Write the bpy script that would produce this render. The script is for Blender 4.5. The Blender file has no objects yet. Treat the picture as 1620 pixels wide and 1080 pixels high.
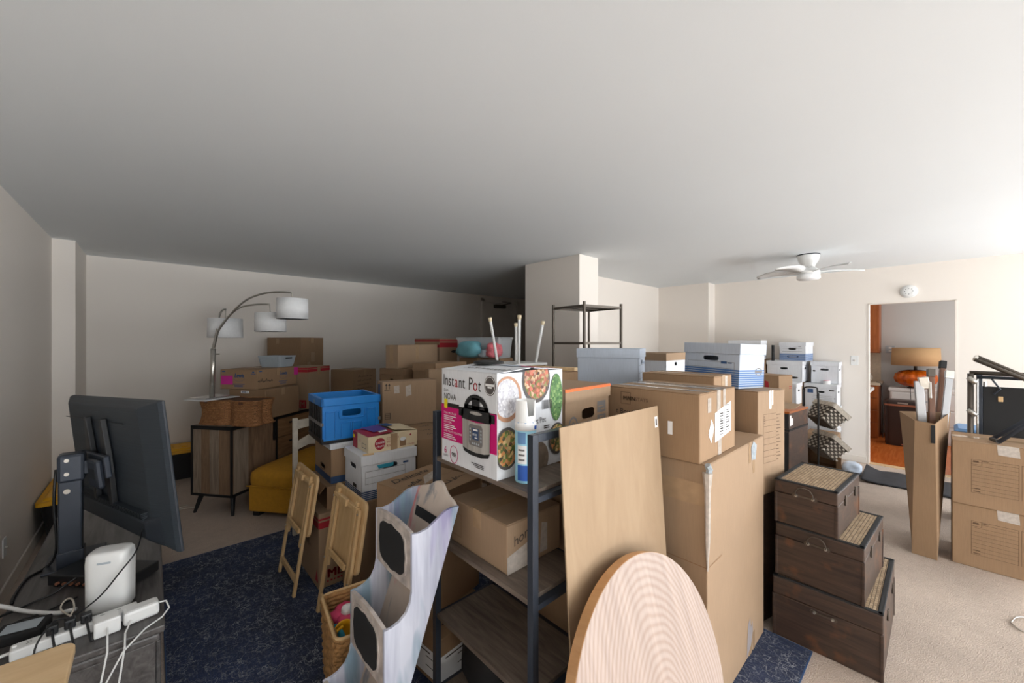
import bpy, math, random
from mathutils import Vector, Matrix, Euler
random.seed(7)
PI = math.pi
sc = bpy.context.scene
COL = sc.collection

# ------------------------------------------------------------ camera, world, light, exposure
cam_data = bpy.data.cameras.new('camera')
cam_data.sensor_width = 36.0
cam_data.lens = 13.756
cam_data.clip_start = 0.02
cam = bpy.data.objects.new('camera', cam_data)
cam.location = (0, 0, 1.53)
cam.rotation_euler = (PI/2, 0, -math.atan2(.677, .736))
COL.objects.link(cam)
sc.camera = cam

world = bpy.data.worlds.new('sky')
sc.world = world
world.use_nodes = True
wn = world.node_tree.nodes
bg = wn['Background']
bg.inputs['Color'].default_value = (.86, .93, 1.0, 1)
bg.inputs['Strength'].default_value = 1.2

def area(name, loc, rot, sx, sy, power, color):
    l = bpy.data.lights.new(name, 'AREA')
    l.shape = 'RECTANGLE'; l.size = sx; l.size_y = sy
    l.energy = power; l.color = color
    o = bpy.data.objects.new(name, l)
    o.location = loc; o.rotation_euler = rot
    COL.objects.link(o)
    return o
# daylight through the two windows of the near wall (area lights face into the room, +y)
area('window_daylight', (1.15, -5.14, 1.3), (PI/2, 0, 0), 3.3, 2.2, 84, (.91, .96, 1.0))
area('window_daylight', (4.85, -5.14, 1.3), (PI/2, 0, 0), 3.1, 2.2, 30, (.94, .97, 1.0))
area('window_daylight', (6.54, -3.1, 1.3), (PI/2, 0, PI/2), 2.8, 2.1, 108, (.93, .97, 1.0))
# sunlight thrown up from the balcony floor outside the windows
area('balcony_bounce', (1.6, -6.0, -.1), (math.radians(140), 0, 0), 6.0, 1.2, 600, (.92, .96, 1.0))
area('balcony_bounce', (5.3, -5.7, -.05), (math.radians(135), 0, 0), 1.2, .35, 330, (.97, .985, 1.0))
area('kitchen_daylight', (7.9, -1.18, 1.5), (PI/2, 0, 0), 1.6, 1.4, 22, (1.0, .98, .96))

sc.view_settings.view_transform = 'Standard'
sc.view_settings.look = 'None'
sc.view_settings.exposure = 0.2
sc.view_settings.gamma = 1.0
sc.view_settings.use_curve_mapping = False

# ------------------------------------------------------------ materials
def lin(c):
    r = []
    for v in c:
        v /= 255.0
        r.append(v/12.92 if v <= .04045 else ((v+.055)/1.055)**2.4)
    return (r[0], r[1], r[2], 1.0)

class NT:
    def __init__(s, name, rough=.6, metal=0.0):
        s.m = bpy.data.materials.new(name); s.m.use_nodes = True
        s.t = s.m.node_tree; s.b = s.t.nodes['Principled BSDF']
        s.b.inputs['Roughness'].default_value = rough
        s.b.inputs['Metallic'].default_value = metal
        s.co = s.t.nodes.new('ShaderNodeTexCoord').outputs['Object']
    def n(s, typ, **kw):
        nd = s.t.nodes.new(typ)
        for k, v in kw.items():
            if k in nd.inputs.keys(): 
                if hasattr(v, 'links'): s.t.links.new(v, nd.inputs[k])
                else: nd.inputs[k].default_value = v
            else: setattr(nd, k, v)
        return nd
    def mapping(s, scale=(1,1,1), rot=(0,0,0), loc=(0,0,0)):
        m = s.t.nodes.new('ShaderNodeMapping')
        m.inputs['Scale'].default_value = scale; m.inputs['Rotation'].default_value = rot; m.inputs['Location'].default_value = loc
        s.t.links.new(s.co, m.inputs['Vector'])
        return m.outputs['Vector']
    def noise(s, vec, scale, detail=3.0, dist=0.0, rough=.5):
        nd = s.n('ShaderNodeTexNoise', Scale=scale, Detail=detail, Distortion=dist, Roughness=rough)
        s.t.links.new(vec, nd.inputs['Vector'])
        return nd.outputs['Fac']
    def ramp(s, fac, stops):
        r = s.t.nodes.new('ShaderNodeValToRGB')
        el = r.color_ramp.elements
        while len(el) < len(stops): el.new(.5)
        for e, (p, c) in zip(el, stops):
            e.position = p; e.color = c
        s.t.links.new(fac, r.inputs['Fac'])
        return r.outputs['Color']
    def math(s, op, a, b=None):
        nd = s.t.nodes.new('ShaderNodeMath'); nd.operation = op
        for i, v in enumerate((a, b)):
            if v is None: continue
            if hasattr(v, 'links'): s.t.links.new(v, nd.inputs[i])
            else: nd.inputs[i].default_value = v
        return nd.outputs[0]
    def mix(s, fac, a, b, mode='MIX'):
        nd = s.t.nodes.new('ShaderNodeMix'); nd.data_type = 'RGBA'; nd.blend_type = mode
        for i, v in ((0, fac), (6, a), (7, b)):
            if hasattr(v, 'links'): s.t.links.new(v, nd.inputs[i])
            else: nd.inputs[i].default_value = v
        return nd.outputs[2]
    def color(s, c):
        if hasattr(c, 'links'): s.t.links.new(c, s.b.inputs['Base Color'])
        else: s.b.inputs['Base Color'].default_value = c
    def bump(s, h, strength=.3, dist=.01):
        bn = s.t.nodes.new('ShaderNodeBump')
        bn.inputs['Strength'].default_value = strength; bn.inputs['Distance'].default_value = dist
        s.t.links.new(h, bn.inputs['Height'])
        s.t.links.new(bn.outputs['Normal'], s.b.inputs['Normal'])

def sh(c, k): return (min(c[0]*k, 1), min(c[1]*k, 1), min(c[2]*k, 1), 1)

def plain(name, rgb, rough=.6, metal=0.0, var=.06, scale=8.0, bump=0.0):
    t = NT(name, rough, metal); c = lin(rgb)
    f = t.noise(t.co, scale, 4)
    t.color(t.ramp(f, [(.3, sh(c, 1-var)), (.7, sh(c, 1+var))]))
    if bump: t.bump(t.noise(t.co, scale*9, 3), bump, .004)
    return t.m

def card(name, rgb):
    t = NT(name, .82); c = lin(rgb)
    big = t.noise(t.co, 2.2, 4)
    fine = t.noise(t.mapping((120, 120, 6)), 2.0, 2)
    col = t.ramp(big, [(.25, sh(c, .9)), (.75, sh(c, 1.08))])
    col2 = t.ramp(fine, [(.35, (.93, .93, .93, 1)), (.65, (1.0, 1.0, 1.0, 1))])
    t.color(t.mix(1.0, col, col2, 'MULTIPLY'))
    t.bump(fine, .12, .002)
    return t.m

def wood(name, c1, c2, sc_=(3, 40, 40), rough=.5, dist=1.2, rot=(0,0,0), c3=None, bump=.08):
    t = NT(name, rough); a, b = lin(c1), lin(c2)
    v = t.mapping(sc_, rot)
    f = t.noise(v, 1.0, 6, dist, .6)
    col = t.ramp(f, [(.28, a), (.5, sh(((a[0]+b[0])/2, (a[1]+b[1])/2, (a[2]+b[2])/2), 1)), (.72, b)])
    if c3:
        w = t.noise(t.co, 7, 5)
        col = t.mix(t.ramp(w, [(.58, (0,0,0,1)), (.68, (.7,.7,.7,1))]), col, lin(c3))
    t.color(col)
    if bump: t.bump(f, bump, .004)
    return t.m

M = {}
def m_wall(name, rgb):
    t = NT(name, .85); c = lin(rgb)
    t.color(t.ramp(t.noise(t.co, .7, 3), [(.3, sh(c, .985)), (.7, sh(c, 1.01))]))
    t.bump(t.noise(t.co, 260, 2), .06, .002)
    return t.m
M['wall'] = m_wall('painted_wall', (234, 226, 217))
M['ceil'] = m_wall('painted_ceiling', (230, 234, 236))
M['kwall'] = m_wall('kitchen_wall', (206, 206, 204))
M['trim'] = plain('trim_paint', (228, 220, 210), .5, var=.02)
def m_carpet():
    t = NT('carpet', .97); c = lin((202, 184, 169))
    big = t.noise(t.co, 1.6, 5, .4)
    sm = t.noise(t.co, 170, 3)
    mid = t.noise(t.co, 22, 4)
    col = t.ramp(big, [(.3, sh(c, .84)), (.7, sh(c, 1.1))])
    col = t.mix(1.0, col, t.ramp(sm, [(.3, (.78,.78,.78,1)), (.7, (1.1,1.1,1.1,1))]), 'MULTIPLY')
    col = t.mix(1.0, col, t.ramp(mid, [(.3, (.93,.92,.91,1)), (.7, (1.03,1.03,1.03,1))]), 'MULTIPLY')
    t.color(col); t.bump(sm, .7, .012)
    return t.m
M['carpet'] = m_carpet()
def m_rug():
    t = NT('rug', .92)
    big = t.noise(t.co, 1.3, 4)
    base = t.ramp(big, [(.3, lin((32, 38, 52))), (.7, lin((50, 64, 100)))])
    def web(scale, width, seed, warp):
        vec = t.mapping((1, 1, 1), (0, 0, .5), (seed, seed*.7, 0))
        nz = t.n('ShaderNodeTexNoise', Scale=scale*1.4, Detail=2.0); t.t.links.new(vec, nz.inputs['Vector'])
        va = t.n('ShaderNodeVectorMath', operation='SCALE'); t.t.links.new(nz.outputs['Color'], va.inputs[0]); va.inputs['Scale'].default_value = warp
        vb = t.n('ShaderNodeVectorMath', operation='ADD'); t.t.links.new(vec, vb.inputs[0]); t.t.links.new(va.outputs[0], vb.inputs[1])
        vo = t.n('ShaderNodeTexVoronoi', feature='DISTANCE_TO_EDGE', Scale=scale); t.t.links.new(vb.outputs[0], vo.inputs['Vector'])
        return t.math('LESS_THAN', vo.outputs['Distance'], width)
    l1 = web(17, .03, 3.1, .12)
    l2 = web(36, .035, 9.7, .06)
    msk = t.ramp(t.noise(t.co, 9, 2), [(.4, (0,0,0,1)), (.6, (1,1,1,1))])
    ln = t.math('MAXIMUM', l1, t.math('MULTIPLY', l2, .4))
    ln = t.math('MULTIPLY', ln, t.math('ADD', t.math('MULTIPLY', msk, .6), .3))
    col = t.mix(ln, base, lin((142, 146, 154)))
    hat = t.noise(t.mapping((160, 12, 1)), 1.0, 2)
    t.color(t.mix(1.0, col, t.ramp(hat, [(.3, (.7,.7,.7,1)), (.7, (1.15,1.15,1.15,1))]), 'MULTIPLY'))
    t.bump(t.noise(t.co, 220, 2), .4, .006)
    return t.m
M['rug'] = m_rug()
M['card'] = card('cardboard', (158, 128, 98))
M['card2'] = card('cardboard_pale', (163, 136, 109))
M['card3'] = card('cardboard_brown', (149, 119, 90))
M['cardin'] = card('cardboard_inside', (148, 115, 84))
M['tape'] = plain('packing_tape', (172, 144, 114), .2, var=.08, scale=30)
M['ctape'] = plain('clear_tape', (190, 180, 170), .1, var=.12, scale=60)
M['smudge'] = plain('dull_smudge', (150, 142, 142), .75, var=.1)
M['btape'] = plain('blue_grey_tape', (172, 182, 190), .25, var=.2, scale=60)
M['ink'] = plain('black_ink', (52, 46, 42), .7)
M['greyink'] = plain('grey_ink', (122, 118, 116), .7)
M['blueink'] = plain('blue_ink', (52, 84, 128), .7)
M['palei'] = plain('faded_ink', (104, 80, 58), .7)
M['redink'] = plain('red_ink', (168, 32, 44), .6)
M['pink'] = plain('magenta_sticker', (206, 42, 150), .6)
M['white'] = plain('white_paper', (238, 238, 238), .6, var=.02)
M['wcard'] = card('white_carton', (226, 228, 232))
M['gcard'] = card('grey_white_carton', (196, 205, 218))
M['blueband'] = plain('blue_band', (78, 116, 168), .6)
M['navy'] = plain('navy_band', (48, 74, 112), .6)
M['black'] = plain('black_plastic', (26, 27, 29), .4)
M['softblack'] = plain('soft_black', (30, 30, 31), .75)
M['bmetal'] = plain('black_metal', (54, 60, 70), .38, .3)
M['steel'] = plain('brushed_steel', (196, 192, 184), .28, .9, scale=40)
M['chrome'] = plain('chrome', (215, 215, 215), .12, 1.0)
M['bronze'] = plain('dark_bronze_metal', (92, 84, 76), .4, .6)
M['wplastic'] = plain('white_plastic', (232, 232, 230), .35, var=.02)
M['gplastic'] = plain('grey_plastic', (172, 181, 188), .5, var=.03)
M['yplastic'] = plain('yellow_plastic', (232, 170, 20), .45)
M['bluep'] = plain('blue_plastic', (22, 126, 208), .42)
M['blue2'] = plain('pale_blue_plastic', (104, 146, 192), .45)
M['tv'] = plain('television_plastic', (40, 46, 54), .5, var=.1, scale=3)
def m_tvback():
    t = NT('television_back', .5); c = lin((44, 52, 60))
    f = t.noise(t.mapping((2, 2, 260)), 1.0, 2)
    t.color(t.ramp(f, [(.3, sh(c, .8)), (.7, sh(c, 1.2))])); t.bump(f, .25, .003)
    return t.m
M['tvback'] = m_tvback()
M['fabric'] = plain('mustard_fabric', (190, 136, 34), .92, var=.08, scale=30, bump=.25)
M['shade'] = plain('lamp_shade_linen', (242, 242, 242), .8, var=.03, scale=60)
M['pine'] = wood('pine_wood', (200, 162, 112), (224, 192, 144), (30, 30, 3), .55)
M['darkwood'] = wood('dark_stained_wood', (40, 31, 28), (80, 61, 50), (14, 2.5, 40), .42, c3=(112, 72, 44))
M['console'] = wood('console_wood', (58, 54, 53), (104, 100, 98), (30, 2.5, 30), .4)
M['shelfwood'] = wood('shelf_wood', (84, 72, 62), (128, 114, 102), (40, 4, 30), .6)
M['rustic1'] = wood('rustic_wood', (118, 101, 86), (164, 146, 127), (26, 26, 3), .65)
M['rustic2'] = wood('rustic_wood_brown', (108, 84, 64), (152, 122, 95), (26, 26, 3), .65)
M['rustic3'] = wood('rustic_wood_drawer', (112, 82, 54), (156, 120, 84), (3, 26, 26), .65)
M['cherry'] = wood('cherry_wood', (150, 78, 30), (186, 106, 48), (24, 24, 3), .35)
M['woodfloor'] = wood('kitchen_floor', (178, 88, 32), (214, 122, 58), (2, 24, 2), .25)
M['legwood'] = wood('brown_leg_wood', (88, 54, 36), (124, 82, 56), (24, 24, 3), .4)
M['slab'] = wood('pale_wood_top', (206, 172, 128), (224, 194, 152), (4, 20, 4), .45)
M['mdf'] = wood('hardboard', (160, 134, 106), (171, 146, 117), (14, 14, 3), .75, bump=.02)
M['counter'] = plain('counter_top', (214, 196, 172), .35, var=.08, scale=40)
M['copper'] = plain('copper_rim', (196, 132, 104), .3, .6)
M['brownplastic'] = plain('dark_brown_bin', (52, 38, 34), .35)
M['orange'] = plain('orange_print', (240, 112, 52), .6)
def m_pumpkin():
    t = NT('amber_glass', .12); f = t.noise(t.co, 14, 4, .5)
    t.color(t.ramp(f, [(.3, lin((168, 66, 8))), (.6, lin((216, 104, 20))), (.8, lin((238, 150, 60)))]))
    return t.m
M['pumpkin'] = m_pumpkin()
M['lampshade'] = plain('tan_shade', (198, 160, 116), .8, var=.03)
def m_weave(name, c1, c2, scale, rough=.8, b=.6, top=False):
    t = NT(name, rough)
    br = t.n('ShaderNodeTexBrick', Scale=scale)
    br.offset = .5
    br.inputs['Color1'].default_value = lin(c1); br.inputs['Color2'].default_value = lin(c2)
    k = lin(c2); br.inputs['Mortar'].default_value = sh(k, .35)
    br.inputs['Mortar Size'].default_value = .03; br.inputs['Brick Width'].default_value = .55; br.inputs['Row Height'].default_value = .32
    # lay the weave over the faces: u from x+y, v from z plus part of y
    se = t.n('ShaderNodeSeparateXYZ'); t.t.links.new(t.co, se.inputs[0])
    cb = t.n('ShaderNodeCombineXYZ')
    t.t.links.new(se.outputs[0] if top else t.math('ADD', se.outputs[0], se.outputs[1]), cb.inputs[0])
    t.t.links.new(se.outputs[1] if top else se.outputs[2], cb.inputs[1])
    t.t.links.new(cb.outputs[0], br.inputs['Vector'])
    t.color(br.outputs['Color'])
    t.bump(t.math('SUBTRACT', 1.0, br.outputs['Fac']), b, .006)
    return t.m
M['wicker'] = m_weave('brown_wicker', (182, 128, 82), (146, 98, 58), 34)
M['cane'] = m_weave('woven_cane', (184, 160, 130), (152, 128, 100), 24, top=True)
M['weavegap'] = plain('shadowed_reed', (84, 76, 68), .85, var=.2)
M['strand'] = plain('grey_reed_strand', (188, 178, 164), .8, var=.25, scale=60)
M['legsteel'] = plain('grey_steel', (168, 168, 170), .35, .5)
M['greyweave'] = m_weave('grey_weave', (176, 166, 152), (140, 132, 122), 20)
M['seagrass'] = plain('seagrass', (170, 128, 80), .85, var=.3, scale=26, bump=.5)
def m_chalkwood():
    t = NT('distressed_white_paint', .55)
    f = t.noise(t.mapping((26, 26, 2.2)), 1.0, 5, .4)
    g = t.noise(t.mapping((9, 9, 1.6), loc=(4, 1, 2)), 1.0, 3, .6)
    h = t.noise(t.mapping((8, 8, 1.3), loc=(11, 3, 7)), 1.0, 3, .6)
    c = t.ramp(f, [(.3, lin((170, 172, 190))), (.6, lin((214, 216, 228)))])
    c = t.mix(t.ramp(g, [(.55, (0,0,0,1)), (.66, (.7,.7,.7,1))]), c, lin((92, 138, 158)))
    c = t.mix(t.ramp(h, [(.55, (0,0,0,1)), (.66, (.6,.6,.6,1))]), c, lin((128, 112, 172)))
    t.color(c); t.bump(f, .15, .003)
    return t.m
M['chalkpaint'] = m_chalkwood()
def m_chalkback():
    t = NT('smeared_paint_wood', .6)
    g = t.noise(t.mapping((16, 16, 3)), 1.0, 4, .6)
    h = t.noise(t.mapping((12, 12, 2.6), loc=(5, 5, 5)), 1.0, 3, .6)
    c = t.ramp(t.noise(t.co, 6, 3), [(.3, lin((196, 178, 162))), (.7, lin((216, 202, 190)))])
    c = t.mix(t.ramp(g, [(.58, (0,0,0,1)), (.68, (.7,.7,.7,1))]), c, lin((110, 120, 134)))
    c = t.mix(t.ramp(h, [(.57, (0,0,0,1)), (.68, (.7,.7,.7,1))]), c, lin((214, 118, 124)))
    t.color(c)
    return t.m
M['chalkback'] = m_chalkback()
M['chalkframe'] = plain('distressed_frame_wood', (188, 178, 172), .65, var=.3, scale=22)
M['chalkboard'] = plain('chalkboard_black', (30, 31, 33), .7)
M['inner'] = plain('bin_inside_paint', (214, 206, 200), .6, var=.06)
def m_disc():
    t = NT('round_top_veneer', .5)
    se = t.n('ShaderNodeSeparateXYZ'); t.t.links.new(t.co, se.inputs[0])
    dx = t.math('MULTIPLY', t.math('SUBTRACT', se.outputs[0], .03), 1.75)
    dz = t.math('MULTIPLY', t.math('SUBTRACT', se.outputs[2], -.12), 1.0)
    r = t.math('SQRT', t.math('ADD', t.math('MULTIPLY', dx, dx), t.math('MULTIPLY', dz, dz)))
    r = t.math('ADD', r, t.math('MULTIPLY', t.noise(t.co, 5, 3), .05))
    r2 = t.math('ADD', r, t.math('MULTIPLY', t.noise(t.mapping((2, 2, 1)), 3, 2), .05))
    w = t.math('SINE', t.math('MULTIPLY', r2, 230))
    ring = t.ramp(t.math('ADD', t.math('MULTIPLY', w, .5), .5), [(.0, lin((175, 153, 140))), (.45, lin((182, 163, 152))), (1.0, lin((188, 170, 160)))])
    st = t.noise(t.mapping((40, 40, 2.0)), 1.0, 4)
    t.color(t.mix(1.0, ring, t.ramp(st, [(.3, (.86,.84,.83,1)), (.7, (1.06,1.06,1.06,1))]), 'MULTIPLY'))
    return t.m
M['disc'] = m_disc()
M['discrim'] = wood('round_top_rim', (190, 140, 92), (212, 164, 116), (3, 3, 30), .45)
def m_food(name, cols, scale):
    t = NT(name, .6)
    v = t.n('ShaderNodeTexVoronoi', Scale=scale); t.t.links.new(t.co, v.inputs['Vector'])
    se = t.n('ShaderNodeSeparateColor'); t.t.links.new(v.outputs['Color'], se.inputs[0])
    k = len(cols); t.color(t.ramp(se.outputs[0], [(i/(k-1), lin(c)) for i, c in enumerate(cols)]))
    return t.m
M['rice'] = m_food('printed_rice', [(226,226,228), (196,194,200), (172,170,178), (216,216,220)], 130)
M['stew'] = m_food('printed_stew', [(120,58,44), (206,120,96), (70,50,40), (226,180,150), (110,120,60), (160,60,44)], 90)
M['salad'] = m_food('printed_salad', [(60,48,40), (110,130,60), (200,120,70), (228,200,140), (90,34,30)], 90)
M['broc'] = m_food('printed_broccoli', [(40,84,44), (92,132,70), (62,108,58), (140,168,104)], 110)
M['potpink'] = plain('magenta_print', (204, 10, 112), .45)
M['bowlrim'] = plain('printed_bowl_rim', (176, 132, 104), .6)
M['bowldark'] = plain('printed_dark_bowl', (84, 78, 76), .6)
M['woodslice'] = wood('printed_wood_slice', (112, 96, 84), (150, 134, 118), (30, 30, 30))
M['steelprint'] = wood('printed_steel', (120, 114, 108), (206, 202, 196), (24, 24, .5), .4, dist=0, bump=0)
M['yellow'] = plain('yellow_sticker', (238, 220, 30), .6)
M['cream'] = plain('cream_carton', (226, 208, 174), .6, var=.05)
M['ricered'] = plain('dark_red_print', (164, 34, 52), .5)
M['purple'] = plain('purple_print', (96, 70, 150), .5)
M['canblue'] = plain('can_pale_blue', (160, 214, 236), .3)
M['candeep'] = plain('can_deep_blue', (40, 90, 176), .35)
M['toypink'] = plain('pink_toy', (228, 74, 118), .6)
M['toygreen'] = plain('green_toy', (112, 190, 50), .6)
M['toyteal'] = plain('teal_cloth', (46, 150, 176), .85)
M['mat'] = plain('black_rubber_mat', (50, 50, 54), .8, var=.15, scale=20, bump=.3)
def m_clear(name, rgb, alpha):
    t = NT(name, .25); c = lin(rgb)
    t.color(t.ramp(t.noise(t.co, 10, 3), [(.3, sh(c, .95)), (.7, sh(c, 1.03))]))
    t.b.inputs['Alpha'].default_value = alpha
    return t.m
M['pane'] = m_clear('window_glass', (235, 240, 242), .06)
M['clear'] = m_clear('translucent_plastic', (226, 230, 234), .38)
M['jug'] = m_clear('clear_glass_jug', (230, 220, 206), .35)
M['tealbag'] = plain('teal_bag', (120, 186, 200), .7, var=.15)
M['pinkbag'] = plain('pink_toy_heap', (226, 120, 130), .7, var=.3, scale=20)
M['plasticbag'] = plain('white_plastic_bag', (210, 222, 238), .3, var=.06, scale=20)
M['apricot'] = plain('worn_light_wood', (205, 196, 182), .7, var=.15, scale=16)

# ------------------------------------------------------------ object helpers
def link(o, parent=None):
    COL.objects.link(o)
    if parent is not None: o.parent = parent
    return o
def thing(name, label, cat, loc=(0,0,0), rz=0.0, group=None):
    o = bpy.data.objects.new(name, None); o.empty_display_size = .05
    o.location = loc; o.rotation_euler = (0, 0, rz)
    o['label'] = label; o['category'] = cat
    if group: o['group'] = group
    return link(o)
def tag(o, label, cat, group=None):
    o['label'] = label; o['category'] = cat
    if group: o['group'] = group
    return o
def struct(o):
    o['kind'] = 'structure'; return o

class MB:
    def __init__(s): s.v = []; s.f = []
    def add(s, vs, fs):
        k = len(s.v); s.v += [tuple(p) for p in vs]; s.f += [tuple(i+k for i in f) for f in fs]; return s
    def box(s, x0, x1, y0, y1, z0, z1, mt=None):
        vs = [Vector(p) for p in ((x0,y0,z0),(x1,y0,z0),(x1,y1,z0),(x0,y1,z0),(x0,y0,z1),(x1,y0,z1),(x1,y1,z1),(x0,y1,z1))]
        if mt is not None: vs = [mt @ p for p in vs]
        return s.add(vs, [(0,3,2,1),(4,5,6,7),(0,1,5,4),(1,2,6,5),(2,3,7,6),(3,0,4,7)])
    def bar(s, p, q, w, h=None, up=(0,0,1)):
        h = h or w; p, q = Vector(p), Vector(q); d = (q-p); L = d.length; d.normalize()
        u = Vector(up)
        if abs(d.dot(u)) > .98: u = Vector((1,0,0))
        x = d.cross(u).normalized(); y = x.cross(d).normalized()
        m = Matrix((( x.x, d.x, y.x, p.x),(x.y, d.y, y.y, p.y),(x.z, d.z, y.z, p.z),(0,0,0,1)))
        return s.box(-w/2, w/2, 0, L, -h/2, h/2, m)
    def tube(s, pts, r, n=8, cap=True):
        pts = [Vector(p) for p in pts]; k = len(s.v); m = len(pts)
        rr = r if isinstance(r, (list, tuple)) else [r]*m
        ref = None
        for i, p in enumerate(pts):
            d = (pts[min(i+1, m-1)]-pts[max(i-1, 0)])
            d = d.normalized() if d.length > 1e-9 else Vector((0,0,1))
            if ref is None:
                ref = d.cross(Vector((0,0,1)) if abs(d.z) < .9 else Vector((1,0,0))).normalized()
            ref = (ref-d*ref.dot(d)).normalized(); b = d.cross(ref)
            for j in range(n):
                a = 2*PI*j/n
                s.v.append(tuple(p+(ref*math.cos(a)+b*math.sin(a))*rr[i]))
        for i in range(m-1):
            for j in range(n):
                s.f.append((k+i*n+j, k+i*n+(j+1)%n, k+(i+1)*n+(j+1)%n, k+(i+1)*n+j))
        if cap:
            s.f.append(tuple(k+j for j in reversed(range(n)))); s.f.append(tuple(k+(m-1)*n+j for j in range(n)))
        return s
    def lathe(s, prof, n=24, c=(0,0,0), fn=None):
        k = len(s.v); m = len(prof)
        for r, z in prof:
            for j in range(n):
                a = 2*PI*j/n; q = r*(fn(a) if fn else 1)
                s.v.append((c[0]+q*math.cos(a), c[1]+q*math.sin(a), c[2]+z))
        for i in range(m-1):
            for j in range(n): s.f.append((k+i*n+j, k+i*n+(j+1)%n, k+(i+1)*n+(j+1)%n, k+(i+1)*n+j))
        if prof[0][0] > 1e-6: s.f.append(tuple(k+j for j in reversed(range(n))))
        if prof[-1][0] > 1e-6: s.f.append(tuple(k+(m-1)*n+j for j in range(n)))
        return s
    def prism(s, poly, z0, z1, mt=None):
        n = len(poly)
        vs = [Vector((p[0], p[1], z0)) for p in poly]+[Vector((p[0], p[1], z1)) for p in poly]
        if mt is not None: vs = [mt @ p for p in vs]
        fs = [tuple(reversed(range(n))), tuple(range(n, 2*n))]+[(i, (i+1)%n, n+(i+1)%n, n+i) for i in range(n)]
        return s.add(vs, fs)
    def loft(s, rings, cap0=True, cap1=True):
        k = len(s.v); n = len(rings[0])
        for r in rings: s.v += [tuple(p) for p in r]
        for i in range(len(rings)-1):
            for j in range(n): s.f.append((k+i*n+j, k+i*n+(j+1)%n, k+(i+1)*n+(j+1)%n, k+(i+1)*n+j))
        if cap0: s.f.append(tuple(k+j for j in reversed(range(n))))
        if cap1: s.f.append(tuple(k+(len(rings)-1)*n+j for j in range(n)))
        return s
    def panel(s, o, U, V, nrm, w, h, t, hole=None):
        """a flat panel w x h from corner o, thickness t inwards, with an optional slot hole (cu, cv, hw, hh)"""
        o, U, V, nrm = Vector(o), Vector(U), Vector(V), Vector(nrm)
        P = lambda u, v, d: o+U*u+V*v-nrm*d
        if hole is None:
            s.add([P(0,0,0),P(w,0,0),P(w,h,0),P(0,h,0),P(0,0,t),P(w,0,t),P(w,h,t),P(0,h,t)],
                  [(0,1,2,3),(7,6,5,4),(0,4,5,1),(1,5,6,2),(2,6,7,3),(3,7,4,0)]); return s
        cu, cv, hw, hh = hole
        ang = [2*PI*i/24 for i in range(24)]
        for x, y in ((0,0),(w,0),(w,h),(0,h)): ang.append(math.atan2(y-cv, x-cu) % (2*PI))
        ang = sorted(set(round(a, 5) for a in ang))
        inn, out = [], []
        for a in ang:
            c, q = math.cos(a), math.sin(a)
            k = (abs(c/hw)**5+abs(q/hh)**5)**(-1/5)
            inn.append((cu+c*k, cv+q*k))
            ks = []
            if c > 1e-6: ks.append((w-cu)/c)
            if c < -1e-6: ks.append(-cu/c)
            if q > 1e-6: ks.append((h-cv)/q)
            if q < -1e-6: ks.append(-cv/q)
            k = min(ks); out.append((cu+c*k, cv+q*k))
        n = len(ang)
        vs = [P(u,v,0) for u,v in inn]+[P(u,v,0) for u,v in out]+[P(u,v,t) for u,v in inn]+[P(u,v,t) for u,v in out]
        fs = []
        for i in range(n):
            j = (i+1) % n
            fs += [(i, n+i, n+j, j), (2*n+i, 2*n+j, 3*n+j, 3*n+i), (i, j, 2*n+j, 2*n+i), (n+i, 3*n+i, 3*n+j, n+j)]
        s.add(vs, fs); return s
    def build(s, name, mat, parent=None, smooth=False, bevel=0.0, seg=2, sub=0):
        me = bpy.data.meshes.new(name); me.from_pydata(s.v, [], s.f); me.update()
        me.materials.append(mat)
        if smooth:
            for p in me.polygons: p.use_smooth = True
        o = bpy.data.objects.new(name, me); link(o, parent)
        if bevel:
            bv = o.modifiers.new('bevel', 'BEVEL'); bv.width = bevel; bv.segments = seg; bv.limit_method = 'ANGLE'; bv.angle_limit = .6
        if sub:
            ss = o.modifiers.new('subdivision', 'SUBSURF'); ss.levels = sub; ss.render_levels = sub
        return o

def copy_part(o, parent, loc=None, rot=None):
    c = o.copy(); COL.objects.link(c); c.parent = parent
    if loc is not None: c.location = loc
    if rot is not None: c.rotation_euler = rot
    return c

_tc = {}
def tmesh(s):
    if s in _tc: return _tc[s]
    cu = bpy.data.curves.new('lettering', 'FONT'); cu.body = s; cu.size = 1.0; cu.resolution_u = 3
    o = bpy.data.objects.new('lettering', cu); COL.objects.link(o)
    dg = bpy.context.evaluated_depsgraph_get()
    me = bpy.data.meshes.new_from_object(o.evaluated_get(dg))
    vs = [(v.co.x, v.co.y) for v in me.vertices]; fs = [tuple(p.vertices) for p in me.polygons]
    bpy.data.objects.remove(o); bpy.data.curves.remove(cu); bpy.data.meshes.remove(me)
    _tc[s] = (vs, fs); return _tc[s]

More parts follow.
